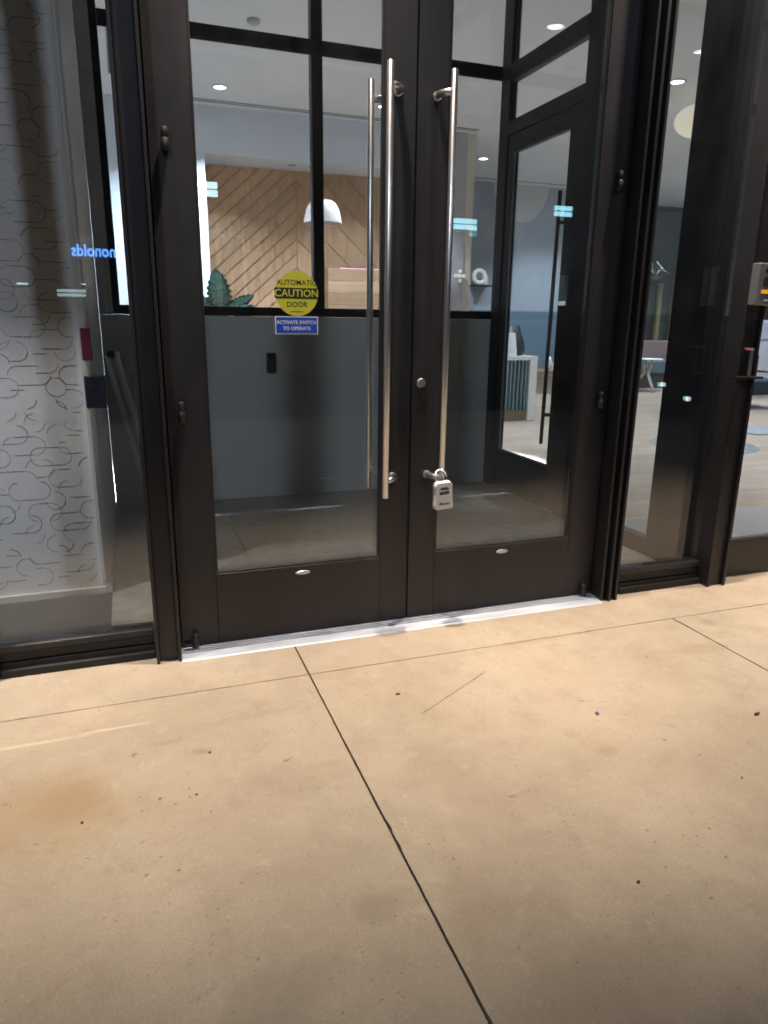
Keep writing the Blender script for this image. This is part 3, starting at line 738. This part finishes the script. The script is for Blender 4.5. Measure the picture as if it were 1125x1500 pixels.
# white wall with soffit and opening for the wood wall
sf = thing('soffit_wall', 'white wall with a deep soffit framing the wooden wall', 'wall', (0, 6.5, 0))
MB().box(-4.2, -0.035, 6.50, 7.2, 0, CZ-0.002).build('left_wall', WALLWHITE, sf)
MB().box(-0.0345, 3.05, 6.50, 7.2, 3.10, CZ-0.002).build('soffit', WALLWHITE, sf)
GREYP = mat('lilac_grey_paint', (0.42, 0.41, 0.43), 0.6)
MB().box(3.0505, 3.30, 6.48, 7.2, 0, CZ-0.002).build('grey_pier', GREYP, sf)
MB().box(3.3005, 3.42, 6.50, 7.2, 0, CZ-0.002).build('beige_edge', mat('beige_paint', (0.62, 0.58, 0.50), 0.6), sf)
for x, lb_ in ((0.95, 'left'), (1.20, 'right')):
    o = thing('soffit_light', lb_+' one of two unlit spots in the soffit above the wooden wall', 'spotlight', (x+0.1, 6.75, 3.10), 'unlit spots in the soffit')
    MB().lathe((x+0.1, 6.75, 3.0955), [(0, 0.001), (0.035, 0.001), (0.05, 0.0), (0.055, 0.004)], 20).build('trim_ring', mat('dull_grey', (0.3, 0.3, 0.3), 0.5), o)
# chevron wall of single boards
cw = thing('chevron_wall', 'tan wooden wall of diagonal boards meeting in a chevron', 'wall', (1.2, 7.1, 0))
MB().box(-0.0335, 3.0495, 7.10, 7.20, 0, 3.098).build('backing', mat('dark_groove', (0.23, 0.145, 0.088), 0.8), cw)
WOODS = [wood('tan_board_left', ((0.28, 0.163, 0.088), (0.355, 0.216, 0.122), (0.405, 0.26, 0.152)), ((5, 5, 0.6), (0, math.radians(45), 0)), 0.5),
         wood('tan_board_right', ((0.28, 0.163, 0.088), (0.355, 0.216, 0.122), (0.405, 0.26, 0.152)), ((5, 5, 0.6), (0, math.radians(-45), 0)), 0.5)]
def clip(poly, ax, val, keep_less):
    out = []
    for i in range(len(poly)):
        a, b = poly[i], poly[(i+1) % len(poly)]
        ia = (a[ax] <= val) == keep_less; ib_ = (b[ax] <= val) == keep_less
        if ia: out.append(a)
        if ia != ib_:
            t = (val-a[ax])/(b[ax]-a[ax]); out.append((a[0]+(b[0]-a[0])*t, a[1]+(b[1]-a[1])*t))
    return out
PKX = 1.165
def boards(xa, xb, slope, m, PIT, GAP):
    # board edges: z = slope*(x-PKX) + c
    c = -3.0
    while c < 6.5:
        big = 5.0
        poly = [(PKX-big, -slope*big+c+GAP/2), (PKX+big, slope*big+c+GAP/2), (PKX+big, slope*big+c+PIT-GAP/2), (PKX-big, -slope*big+c+PIT-GAP/2)]
        for ax, v, k in ((0, xa, False), (0, xb, True), (1, 0.002, False), (1, 3.096, True)):
            if poly: poly = clip(poly, ax, v, k)
        if len(poly) > 2:
            area = abs(sum(poly[i][0]*poly[(i+1) % len(poly)][1]-poly[(i+1) % len(poly)][0]*poly[i][1] for i in range(len(poly))))/2
            if area > 0.002:
                bm_ = MB().prism(poly, 'y', 7.087+random.uniform(-0.0015, 0.0015), 7.0995)
                bm_.build('board', m, cw)
        c += PIT
boards(-0.033, PKX-0.004, 0.88, WOODS[0], 0.176, 0.024)
boards(PKX+0.004, 3.049, -0.93, WOODS[1], 0.352, 0.014)
# shelving of horizontal boards with pink light line
sh_ = thing('bar_cabinet', 'tan wooden back bar of horizontal boards with a pink light line on top', 'cabinet', (1.95, 6.7, 0))
TAN = wood('tan_bar_wood', ((0.24, 0.15, 0.09), (0.30, 0.19, 0.115), (0.34, 0.225, 0.14)), ((0.6, 5, 5), (0, 0, 0)), 0.4)
zz = 0.10
while zz < 1.78:
    MB().box(1.46, 2.72, 6.62, 6.88, zz, zz+0.147, 0.002).build('board', TAN, sh_); zz += 0.150
MB().box(1.46, 2.72, 6.64, 6.88, 0, 0.098).build('plinth', DKG, sh_)
MB().box(1.62, 2.40, 6.622, 6.630, zz+0.001, zz+0.009).build('light_strip', mat('pink_led', (0.8, 0.3, 0.6), 0.5, emit=(1.0, 0.25, 0.65), estr=0.7), sh_)
# pendants
PEND = mat('pendant_white', (0.33, 0.285, 0.285), 0.45, 0, 0.03, 4)
def pendant(x, label, z=2.352):
    t = thing('pendant_lamp', label, 'pendant lamp', (x, 6.0, z), 'dome pendant lamps before the wooden wall')
    MB().lathe((x, 6.0, z), [(0.226, 0), (0.222, 0.02), (0.205, 0.10), (0.185, 0.165), (0.155, 0.215), (0.11, 0.245), (0.05, 0.258), (0.02, 0.262), (0.02, 0.255), (0.105, 0.237), (0.148, 0.208), (0.178, 0.16), (0.198, 0.10), (0.215, 0.02), (0.219, 0.001), (0.226, 0)], 36).build('shade', PEND, t)
    MB().cyl((x, 6.0, z+0.262), (x, 6.0, CZ-0.012), 0.004, 8).build('cord', WPL, t)
    MB().cyl((x, 6.0, CZ-0.012), (x, 6.0, CZ-0.0005), 0.05, 20).build('ceiling_rose', WPL, t)
    MB().lathe((x, 6.0, z+0.13), [(0, -0.05), (0.035, -0.035), (0.045, 0), (0.035, 0.035), (0.0, 0.06)], 16).build('bulb', mat('bulb_glow', (0.9, 0.85, 0.7), 0.4, emit=(1, 0.9, 0.75), estr=0.8), t)
pendant(1.232, 'white dome pendant lamp hanging behind the black window mullion')
pendant(2.66, 'white dome pendant lamp half hidden by the right door handle')
# potted plant with big split leaves
pl = thing('potted_plant', 'dark green big-leaved plant at the left end of the wooden wall', 'plant', (0.16, 6.42, 0))
POT = mat('grey_pot', (0.25, 0.25, 0.25), 0.6)
MB().lathe((0.16, 6.42, 0), [(0, 0), (0.15, 0), (0.20, 0.42), (0.185, 0.42), (0.17, 0.36), (0, 0.36)], 28).build('pot', POT, pl)
LEAFG = mat('plant_leaf', (0.024, 0.062, 0.042), 0.38, 0, 0.5, 26, stretch=(1, 3, 1))
STEMG = mat('plant_stem', (0.06, 0.11, 0.04), 0.5)
def leaf(base, d, length, width, tilt, rz):
    mb = MB(); N = 22; rows = []
    for i in range(N+1):
        t = i/N; full = width/2*math.sin(PI*min(1, t*0.90+0.10))**0.62*(1-0.25*t)
        cut = (0.80 if i % 3 == 2 else 1.0) if 3 < i < N-1 else 1.0
        zc = -0.16*length*t*t
        rows.append([mb.bm.verts.new((sx_*full*(cut if abs(sx_) > 0.9 else min(1, cut+0.2)), t*length-0.10*length*abs(sx_)*(1-t), zc+((0.06 if i % 3 == 2 else 0.14)*full if abs(sx_) < 0.7 else (-0.20 if i % 3 == 2 else -0.08)*full)*(1 if sx_ else 0))) for sx_ in (-1, -0.55, 0, 0.55, 1)])
    for i in range(N):
        for k in range(4):
            f = mb.bm.faces.new((rows[i][k], rows[i][k+1], rows[i+1][k+1], rows[i+1][k])); f.smooth = True
    bmesh.ops.solidify(mb.bm, geom=mb.bm.faces[:], thickness=0.003)
    mb.transform(Matrix.Translation(base) @ Matrix.Rotation(rz, 4, 'Y') @ Matrix.Rotation(PI/2+tilt, 4, 'X'))
    return mb.build('leaf', LEAFG, pl)
for tx, ty, tz, ln, wd, lean, ang in ((0.05, 6.30, 1.40, 0.42, 0.33, 0.25, -0.12), (0.14, 6.26, 1.37, 0.34, 0.17, 0.30, 1.05), (0.02, 6.40, 1.30, 0.34, 0.26, 0.5, -0.9), (0.22, 6.40, 1.32, 0.28, 0.18, 0.4, 1.35),
                                      (0.24, 6.34, 1.20, 0.34, 0.26, 0.8, 0.6), (0.10, 6.34, 1.10, 0.32, 0.26, 0.9, -0.3), (0.05, 6.48, 1.25, 0.34, 0.26, -0.3, -0.5)):
    MB().tube([(0.16, 6.42, 0.36), ((0.16+tx)/2, (6.42+ty)/2, 0.36+(tz-0.36)*0.6), (tx, ty, tz)], [0.009, 0.007, 0.005], 8).build('stem', STEMG, pl)
    leaf((tx, ty, tz), 0, ln, wd, lean, ang)

# mural wall: blue-grey with a pale half disc, at the far end
def mural_mat():
    m = bpy.data.materials.new('mural_paint'); n, l, b = nodes_of(m)
    tc = n.new('ShaderNodeTexCoord'); s = n.new('ShaderNodeSeparateXYZ'); l.new(tc.outputs['Object'], s.inputs[0])
    def mth(op, a, bb):
        x = n.new('ShaderNodeMath'); x.operation = op
        for i, v in enumerate((a, bb)):
            if isinstance(v, (int, float)): x.inputs[i].default_value = v
            else: l.new(v, x.inputs[i])
        return x.outputs[0]
    dx = mth('SUBTRACT', s.outputs[0], 5.73-6.0); dz = mth('SUBTRACT', s.outputs[2], 3.62)
    d = mth('SQRT', mth('ADD', mth('MULTIPLY', mth('MULTIPLY', dx, dx), 1.35), mth('MULTIPLY', dz, dz)), 0)
    disc = mth('LESS_THAN', d, 0.64)
    low = mth('LESS_THAN', s.outputs[2], 1.47)
    r = ramp(n, [(0.35, (0.30, 0.36, 0.44)), (0.65, (0.40, 0.46, 0.54))])
    nz = n.new('ShaderNodeTexNoise'); nz.inputs['Scale'].default_value = 1.1; l.new(tc.outputs['Object'], nz.inputs['Vector']); l.new(nz.outputs['Fac'], r.inputs[0])
    x1 = n.new('ShaderNodeMix'); x1.data_type = 'RGBA'; l.new(low, x1.inputs[0]); l.new(r.outputs[0], x1.inputs[6]); x1.inputs[7].default_value = (0.13, 0.21, 0.29, 1)
    x2 = n.new('ShaderNodeMix'); x2.data_type = 'RGBA'; l.new(disc, x2.inputs[0]); l.new(x1.outputs[2], x2.inputs[6]); x2.inputs[7].default_value = (0.62, 0.62, 0.62, 1)
    l.new(x2.outputs[2], b.inputs['Base Color']); b.inputs['Roughness'].default_value = 0.6
    return m
mu = thing('mural_wall', 'blue-grey painted lobby wall with a pale half disc at the ceiling', 'wall', (6.0, 9.3, 0))
MB().box(3.4205, 7.9, 9.30, 9.45, 0, CZ-0.002).build('painted_wall', mural_mat(), mu)
tag(MB().box(12.88, 13, 0.101, 12.2, 0, CZ-0.002).build('lobby_wall', WALLWHITE), 'white far right side wall of the lobby', 'wall')
tag(MB().box(-4.2, -4.08, 0.91, 6.499, 0, CZ-0.002).build('lobby_wall', WALLWHITE), 'white left side wall of the lobby', 'wall')
# ring sculpture on a small wall shelf
rs = thing('wall_shelf', 'small dark floating shelf on the blue-grey mural wall', 'shelf', (4.95, 9.2, 1.88))
MB().box(4.79, 5.12, 9.05, 9.2995, 1.865, 1.892, 0.003).build('board', mat('dark_teal_wood', (0.02, 0.04, 0.045), 0.5), rs)
rg_ = thing('ring_ornament', 'white ring ornament standing on the small dark shelf', 'ornament', (4.90, 9.15, 1.892))
mb = MB(); NR = 32
pts = [(4.90+0.105*math.cos(2*PI*k/NR), 9.15, 2.032+0.105*math.sin(2*PI*k/NR)) for k in range(NR+1)]
mb.tube(pts, 0.033, 12).build('ring', mat('white_glow_glaze', (0.82, 0.81, 0.78), 0.3, emit=(1, 0.97, 0.9), estr=0.25), rg_)  # emission added to brighten the glazed ring and knobs, which are no lamps
MB().box(4.96, 5.06, 9.12, 9.18, 1.8925, 2.06, 0.01).build('block', WPL, rg_)
kn = thing('hook_rack', 'cluster of small white round knobs on the grey pier left of the ring ornament', 'wall hooks', (3.26, 6.46, 1.85))
for dx, dz in ((-0.075, 0), (-0.02, 0.0), (0.035, 0), (-0.012, 0.06), (-0.012, -0.06)):
    MB().cyl((3.265+dx, 6.44, 1.85+dz), (3.265+dx, 6.4795, 1.85+dz), 0.024, 16, bev=0.004).build('knob', mat('white_glow_glaze', (0.82, 0.81, 0.78), 0.3), kn)
# reception desk
dk = thing('reception_desk', 'reception desk with white waterfall top and dark teal fluted front', 'desk', (3.0, 5.9, 0))
QZ = mat('white_quartz', (0.78, 0.78, 0.76), 0.3, 0, 0.03, 8)
MB().box(1.95, 3.995, 5.57, 6.3, 0.785, 0.835, 0.003).build('worktop', QZ, dk)
MB().box(3.885, 3.995, 5.57, 6.3, 0.0, 0.7845, 0.003).build('waterfall_end', QZ, dk)
TEAL = mat('dark_teal_lacquer', (0.022, 0.062, 0.075), 0.35, 0, 0.12, 6)
x = 1.97
while x < 3.88:
    x2_ = min(x+0.055, 3.884)
    MB().prism([(x, 5.64), (x+0.004, 5.612), (x+0.018, 5.602), (x2_-0.022, 5.602), (x2_-0.008, 5.612), (x2_-0.003, 5.64)], 'z', 0.13, 0.7845).build('flute', TEAL, dk); x += 0.055
MB().box(1.97, 3.884, 5.6405, 6.28, 0.0, 0.7845).build('carcass', TEAL, dk)
MB().box(1.97, 3.884, 5.61, 5.6402, 0.0, 0.1295, 0.002).build('kick_board', mat('bronze_kick', (0.20, 0.15, 0.10), 0.4, 0.3), dk)
sg_ = thing('sign_holder', 'white slanted sign holder with printed sheet on the reception desk', 'sign', (3.58, 5.68, 0.8355))
SGM = Matrix.Translation((3.625, 5.66, 0.836)) @ Matrix.Rotation(math.radians(-14), 4, 'X')
s1 = MB().box(-0.125, 0.105, -0.004, 0.006, 0.0, 0.30, 0.001); s1.transform(SGM); s1.build('sheet', mat('paper_white', (0.80, 0.82, 0.82), 0.5), sg_)
s2 = MB()
for k in range(7): s2.box(-0.085, 0.03 + 0.02*((k*37) % 3), -0.0055, -0.0042, 0.05+k*0.03, 0.056+k*0.03)
s2.transform(SGM); s2.build('print_lines', mat('pale_print', (0.25, 0.33, 0.36), 0.6), sg_)
MB().box(3.47, 3.69, 5.655, 5.74, 0.8355, 0.842).build('foot', WPL, sg_)
vs = thing('desk_vase', 'black bulging vase standing on the right end of the reception desk', 'vase', (3.80, 5.8, 0.8355))
MB().lathe((3.80, 5.8, 0.8355), [(0, 0), (0.08, 0), (0.105, 0.06), (0.10, 0.15), (0.07, 0.24), (0.035, 0.32), (0.022, 0.38), (0.0, 0.38)], 24).build('body', mat('black_pattern', (0.03, 0.03, 0.03), 0.3, 0, 0.9, 26), vs)
br = thing('brochure', 'beige folded brochure standing between the sign and the vase', 'brochure', (3.70, 5.76, 0.8355))
MB().prism([(3.665, 0.8355), (3.735, 0.8355), (3.715, 1.10), (3.685, 1.20), (3.67, 1.15)], 'y', 5.755, 5.775).build('cover', mat('beige_card', (0.52, 0.43, 0.27), 0.6), br)
# bench with wood top under the mural
bn = thing('window_bench', 'low grey bench with wooden top below the mural wall', 'bench', (6.1, 8.9, 0))
MB().box(5.3, 8.2, 8.62, 9.28, 0.36, 0.42, 0.004).build('seat', TAN, bn)
MB().box(5.35, 8.15, 8.68, 9.27, 0.0, 0.3595).build('base', mat('greige_panel', (0.42, 0.40, 0.37), 0.6), bn)
cu = thing('white_figurine', 'small white angular figurine on the low bench', 'ornament', (6.25, 8.8, 0.42))
MB().lathe((6.22, 8.8, 0.4205), [(0, 0), (0.05, 0), (0.02, 0.06), (0.05, 0.16), (0.02, 0.24), (0, 0.24)], 10).box(6.27, 6.34, 8.78, 8.83, 0.4205, 0.55, 0.01).build('body', WPL, cu)

# seating area seen through the right sidelight
fw_ = thing('feature_wall', 'dark grey-green wall panel behind the lounge seating', 'wall', (9.5, 10.2, 0))
MB().box(7.9005, 12.87, 10.20, 10.35, 0, CZ-0.002).build('panel', mat('grey_green_paint', (0.085, 0.095, 0.09), 0.6, 0, 0.3, 1.2), fw_)
MB().box(7.91, 12.86, 10.17, 10.1995, 3.50, 3.55).build('picture_rail', DKG, fw_)
OCH = mat('ochre_post', (0.30, 0.25, 0.12), 0.5)
for x, lb_ in ((9.62, 'left'), (10.02, 'middle'), (10.42, 'right')):
    o = thing('timber_post', lb_+' one of three slim ochre posts behind the pink banquette', 'post', (x, 10.1, 0), 'ochre posts behind the banquette')
    MB().box(x-0.045, x+0.045, 10.06, 10.15, 0.0, 2.05, 0.004).build('shaft', OCH, o)
    MB().box(x-0.055, x+0.055, 10.05, 10.16, 2.051, 2.08, 0.004).build('cap', OCH, o)
bq = thing('banquette', 'long banquette with dusty pink back and blue-grey seat', 'sofa', (9.6, 9.7, 0))
MB().box(8.6, 11.6, 9.75, 9.95, 0.40, 0.93, 0.03, 3).build('backrest', mat('pink_fabric', (0.30, 0.21, 0.21), 0.85, 0, 0.08, 30, 0.1, 200), bq)
MB().box(8.6, 11.6, 9.20, 9.745, 0.28, 0.55, 0.04, 3).build('seat', mat('blue_grey_fabric', (0.10, 0.15, 0.18), 0.85, 0, 0.08, 30, 0.1, 200), bq)
MB().box(8.65, 11.55, 9.28, 9.9, 0.0, 0.2795).build('base', mat('dark_plinth', (0.08, 0.075, 0.07), 0.7), bq)
tb = thing('side_table', 'white round side table with splayed legs before the banquette', 'table', (8.38, 8.75, 0))
MB().lathe((8.38, 8.75, 0.60), [(0, 0), (0.27, 0), (0.275, 0.01), (0.27, 0.022), (0, 0.022)], 32).build('table_top', QZ, tb)
for k in range(3):
    a = 0.35+2*PI*k/3
    MB().tube([(8.38+0.10*math.cos(a+0.9), 8.75+0.10*math.sin(a+0.9), 0.599), (8.38+0.05*math.cos(a), 8.75+0.05*math.sin(a), 0.33), (8.38+0.30*math.cos(a), 8.75+0.30*math.sin(a), 0.02)], [0.024, 0.028, 0.022], 10).build('leg', QZ, tb)
tag(MB().lathe((4.75, 3.35, 0.0), [(0, 0.010), (0.53, 0.010), (0.55, 0.0)], 48).build('round_rug', mat('blue_rug', (0.17, 0.19, 0.195), 0.9, 0, 0.3, 22, 0.2, 200)), 'round blue-grey rug on the pale oak floor', 'rug')
hp = thing('hanging_plant', 'hanging planter with thin pale leaves before the dark wall', 'plant', (8.75, 9.4, 2.0))
MB().lathe((8.75, 9.4, 2.0), [(0, 0), (0.16, 0.02), (0.22, 0.16), (0.20, 0.16), (0, 0.12)], 20).build('basket', mat('dark_basket', (0.03, 0.03, 0.028), 0.8), hp)
MB().cyl((8.75, 9.4, 2.12), (8.75, 9.4, CZ-0.001), 0.006, 6).build('cord', DKG, hp)
PLF = mat('pale_leaf', (0.22, 0.26, 0.20), 0.5, 0, 0.3, 10)
for k in range(22):
    a = rg.uniform(0, 2*PI); ln = rg.uniform(0.3, 0.65); h0 = rg.uniform(0.15, 0.5)
    p0 = Vector((8.75, 9.4, 2.13)); q = Vector((math.cos(a), math.sin(a), 0))
    mb = MB(); mb.tube([p0+q*0.08, p0+q*ln*0.5+Vector((0, 0, h0*0.6)), p0+q*ln+Vector((0, 0, h0*0.3))], [0.012, 0.022, 0.003], 6)
    mb.build('leaf', PLF, hp)
gl = thing('globe_lamp', 'large cream paper globe lamp hanging in the right part of the lobby', 'pendant lamp', (4.95, 4.2, 3.36))
GLB = mat('cream_globe', (0.80, 0.74, 0.62), 0.6, emit=(1.0, 0.90, 0.70), estr=0.45)
MB().lathe((4.95, 4.2, 3.375), [(0, -0.165)]+[(0.26*math.cos(a), 0.165*math.sin(a)) for a in [(-PI/2+PI*k/14) for k in range(1, 14)]]+[(0, 0.165)], 36).build('shade', GLB, gl)
MB().cyl((4.95, 4.2, 3.54), (4.95, 4.2, CZ-0.001), 0.006, 8).build('cord', WPL, gl)

# furniture behind the far right door
ac = thing('armchair', 'navy low armchair with wooden arms behind the far right glass door', 'armchair', (8.1, 6.1, 0))
NAVY = mat('navy_fabric', (0.012, 0.025, 0.045), 0.8, 0, 0.15, 30, 0.1, 200)
MB().box(7.75, 8.65, 5.75, 6.50, 0.22, 0.44, 0.03, 3).build('seat', NAVY, ac)
MB().box(7.75, 8.65, 6.40, 6.62, 0.22, 0.80, 0.03, 3).build('backrest', NAVY, ac)
for x in (7.70, 8.62): MB().box(x, x+0.07, 5.70, 6.60, 0.52, 0.56, 0.006).build('arm', TAN, ac)
for x in (7.71, 8.64):
    for y in (5.75, 6.50): MB().cyl((x+0.025, y, 0), (x+0.025, y, 0.52), 0.018, 10).build('leg', DKG, ac)
wc = thing('low_cabinet', 'low white cabinet with pinned papers above the navy armchair', 'cabinet', (9.5, 7.6, 0))
MB().box(8.3, 11.5, 7.45, 7.6, 0.0, 1.35, 0.004).build('panel', WALLWHITE, wc)
MB().box(9.3, 10.3, 7.43, 7.4495, 1.02, 1.30).build('notice_sheet', mat('lilac_paper', (0.62, 0.62, 0.74), 0.6), wc)
tag(MB().box(5.9, 8.6, 3.72, 4.25, 0.0, 0.012, 0.003).build('area_rug', mat('pale_blue_rug', (0.24, 0.255, 0.27), 0.9, 0, 0.2, 12, 0.2, 200)), 'narrow grey runner rug on the floor before the navy armchair', 'rug')
tag(MB().box(1.75, 3.2, 0.35, 1.05, 0.0, 0.010, 0.003).build('door_mat', mat('grey_door_mat', (0.36, 0.35, 0.35), 0.9, 0, 0.12, 40, 0.3, 300)), 'grey door mat inside the far right door', 'door mat')

# ceiling lights of the lobby
LENS = mat('cool_lamp_lens', (0.9, 0.95, 1.0), 0.4, emit=(0.92, 0.97, 1.0), estr=14.0)
RING = mat('white_trim_ring', (0.8, 0.8, 0.8), 0.4)
def downlight(x, y, label, watts, col=(0.76, 0.87, 1.0), group='recessed lobby downlights', spread=105):
    t = thing('ceiling_light', label, 'downlight', (x, y, CZ), group)
    MB().lathe((x, y, CZ-0.010), [(0.062, 0.0095), (0.085, 0.0065), (0.088, 0.0), (0.066, -0.001), (0.062, 0.0095)], 28).build('trim_ring', RING, t)
    MB().lathe((x, y, CZ-0.004), [(0, 0), (0.061, 0)], 28).build('lens', LENS, t)
    d = bpy.data.lights.new('lobby_lamp', 'AREA'); d.shape = 'DISK'; d.size = 0.12; d.energy = watts; d.color = col; d.spread = math.radians(spread)
    o = bpy.data.objects.new('lobby_lamp', d); C.objects.link(o); o.location = (0, 0, -0.012); o.parent = t
LW = 98
LR = 50
downlight(0.076, 5.775, 'bright recessed downlight seen through the upper left door glass', LW)
downlight(-0.75, 5.60, 'added recessed downlight close to the white wall left of the wooden wall', LW*0.72, (0.66, 0.84, 1.0))  # extra lamp added to make the white wall brighter
downlight(1.9, 5.775, 'added recessed downlight in front of the wooden wall, hidden by the door stiles', LW)  # hidden lamp added to raise the lobby light
downlight(4.147, 7.706, 'bright recessed downlight right of the right door handle', LR)
downlight(4.34, 3.88, 'bright recessed downlight in the top of the right sidelight', LR)
downlight(6.2, 8.0, 'added recessed downlight in front of the mural wall', LR)  # another lamp added to raise the lobby light
for x, y, lb_ in ((4.5, 1.0, 'just inside the far right glass door'), (6.6, 1.4, 'near the front right of the lobby'), (6.6, 4.4, 'above the grey runner rug'),
                (9.2, 3.0, 'at the far right front of the lobby'), (9.2, 6.0, 'above the navy armchair'), (8.6, 8.4, 'above the white side table'), (11.2, 8.4, 'above the far end of the banquette'), (-2.6, 4.2, 'behind the wallpapered wall')):
    downlight(x, y, 'added recessed ceiling downlight '+lb_, LR)  # out-of-view grid of lamps added to fill the lobby with light
for x, lb_ in ((-0.7, 'leftmost of the row of four'), (0.1, 'second from the left of the row of four'), (0.8, 'third from the left of the row of four'), (1.45, 'rightmost of the row of four')):
    downlight(x, 3.15, lb_+' added fill downlights close behind the vestibule windows', 950, (0.70, 0.84, 1.0), spread=36)  # unseen row added to brighten the ceiling by bounce off the floor
sd = thing('smoke_detector', 'small round grey smoke detector on the lobby ceiling', 'smoke detector', (0.12, 3.93, CZ))
MB().lathe((0.12, 3.93, CZ-0.035), [(0, 0), (0.035, 0.002), (0.052, 0.014), (0.056, 0.0345)], 24).build('body', mat('dull_grey', (0.3, 0.3, 0.3), 0.5), sd)


# ================================================================== ACROSS THE STREET (seen mirrored in the glass)
ob = thing('street_building', 'dark building across the street, mirrored in the door glass', 'building', (3, -17.0, 0))
MB().box(-16, 24, -22, -17, -0.12, 6.8).build('wall', mat('dark_brick', (0.05, 0.045, 0.042), 0.9, 0, 0.25, 8), ob)
MB().box(-16, 24, -16.97, -16.85, 2.95, 3.05).build('string_course', mat('dark_brick', (0.05, 0.045, 0.042), 0.9), ob)
MB().box(-60, 60, -17.0, -13.0, -0.35, -0.12).build('far_pavement', mat('asphalt', (0.045, 0.045, 0.047), 0.85), None, kind='structure')
CY = mat('cyan_lamp_glow', (0.6, 0.9, 1.0), 0.4, emit=(0.40, 0.86, 1.0), estr=5.0)
CYW = mat('white_lamp_glow', (0.9, 0.95, 1.0), 0.4, emit=(0.66, 0.93, 1.0), estr=6.0)
def lightbox(x, z, w, h, label, m=CY, y=-14.0, bars=3):
    t = thing('flood_light', label, 'street light', (x, y, z-h/2), 'lit lamps across the street')
    MB().box(x-w/2-0.03, x+w/2+0.03, y-0.16, y-0.02, z-h/2-0.03, z+h/2+0.03, 0.01).build('housing', DKG, t)
    for k in range(bars):
        zz0 = z-h/2+h*k/bars
        MB().box(x-w/2, x+w/2, y-0.0195, y-0.005, zz0+0.015, zz0+h/bars-0.012, 0.004).build('tube_lens', m, t)
    MB().cyl((x, y-0.09, -0.14), (x, y-0.09, z-h/2-0.031), 0.05, 10).build('pole', DKG, t)
lightbox(0.83, 3.93, 0.42, 0.32, 'cyan-white flood light mirrored at the left edge of the left door', CYW, bars=2)
lightbox(0.62, 3.58, 0.16, 0.18, 'small cyan flood light mirrored below the brighter one on the left door', CY, y=-13.5, bars=1)
lightbox(6.93, 3.55, 0.62, 0.27, 'wide cyan flood light mirrored behind the right bar handle', CY, bars=2)
lightbox(9.66, 4.0, 0.52, 0.27, 'cyan flood light mirrored on the inner door stile', CY, bars=2)
lightbox(-2.05, 1.74, 0.55, 0.17, 'low dim cyan light box mirrored in the left sidelight', mat('dim_lamp_glow', (0.6, 0.8, 0.85), 0.4, emit=(0.6, 0.85, 0.9), estr=2.2), bars=2)
lightbox(-2.96, 1.90, 0.20, 0.05, 'small white street light mirrored at the far left', CYW, bars=1)
lightbox(-1.80, 1.92, 0.10, 0.04, 'tiny white street light mirrored beside the window frame', CYW, bars=1)
for (x, y, z, w), lb_ in zip(STREET, ('left of', 'right of')):  # posts and heads made up to carry the added fill lights
    t = thing('fill_lamp_post', 'added tall grey fill lamp behind and '+lb_+' the camera', 'street lamp', (x, y, -0.14), 'added fill lamps behind the camera')
    MB().cyl((x, y, -0.14), (x, y, z-0.1), 0.07, 14, 0.045).build('pole', DKG, t)
    MB().tube([(x, y, z-0.12), (x, y+0.25, z+0.06), (x, y+0.6, z+0.10)], 0.035, 10).build('arm', DKG, t)
    MB().box(x-0.16, x+0.16, y+0.55, y+1.15, z+0.04, z+0.13, 0.02).build('lamp_head', DKG, t)
    MB().box(x-0.13, x+0.13, y+0.62, y+1.10, z+0.030, z+0.0385).build('lens', CYW, t)
for x, y, z, lb_ in ((5.575, -5.0, 0.494, 'taller'), (6.02, -5.0, 0.296, 'shorter')):
    t = thing('bollard_light', lb_+' small white garden light behind the camera, mirrored on the dark pier', 'bollard light', (x, y, 0), 'small garden lights on the pavement')
    MB().cyl((x, y, 0), (x, y, z-0.03), 0.03, 12).build('post', DKG, t)
    MB().cyl((x, y, z-0.0295), (x, y, z+0.02), 0.034, 14, bev=0.004).build('lens', CYW, t)
nsg = thing('neon_sign', 'blue lit shop sign across the street, mirrored in the left sidelight', 'sign', (-1.43, -14.0, 2.4))
MB().box(-2.25, -0.60, -14.2, -14.1, 2.35, 2.85, 0.01).build('backboard', DKG, nsg)
MB().cyl((-1.43, -14.15, -0.14), (-1.43, -14.15, 2.349), 0.06, 10).build('pole', DKG, nsg)
lettering('simonolds', 'lettering', mat('blue_neon', (0.1, 0.3, 0.9), 0.4, emit=(0.12, 0.35, 1.0), estr=9.0), nsg, 0.33, -1.43, -14.08, 2.585, rot=(PI/2, 0, PI), depth=0.02, sx=0.82)
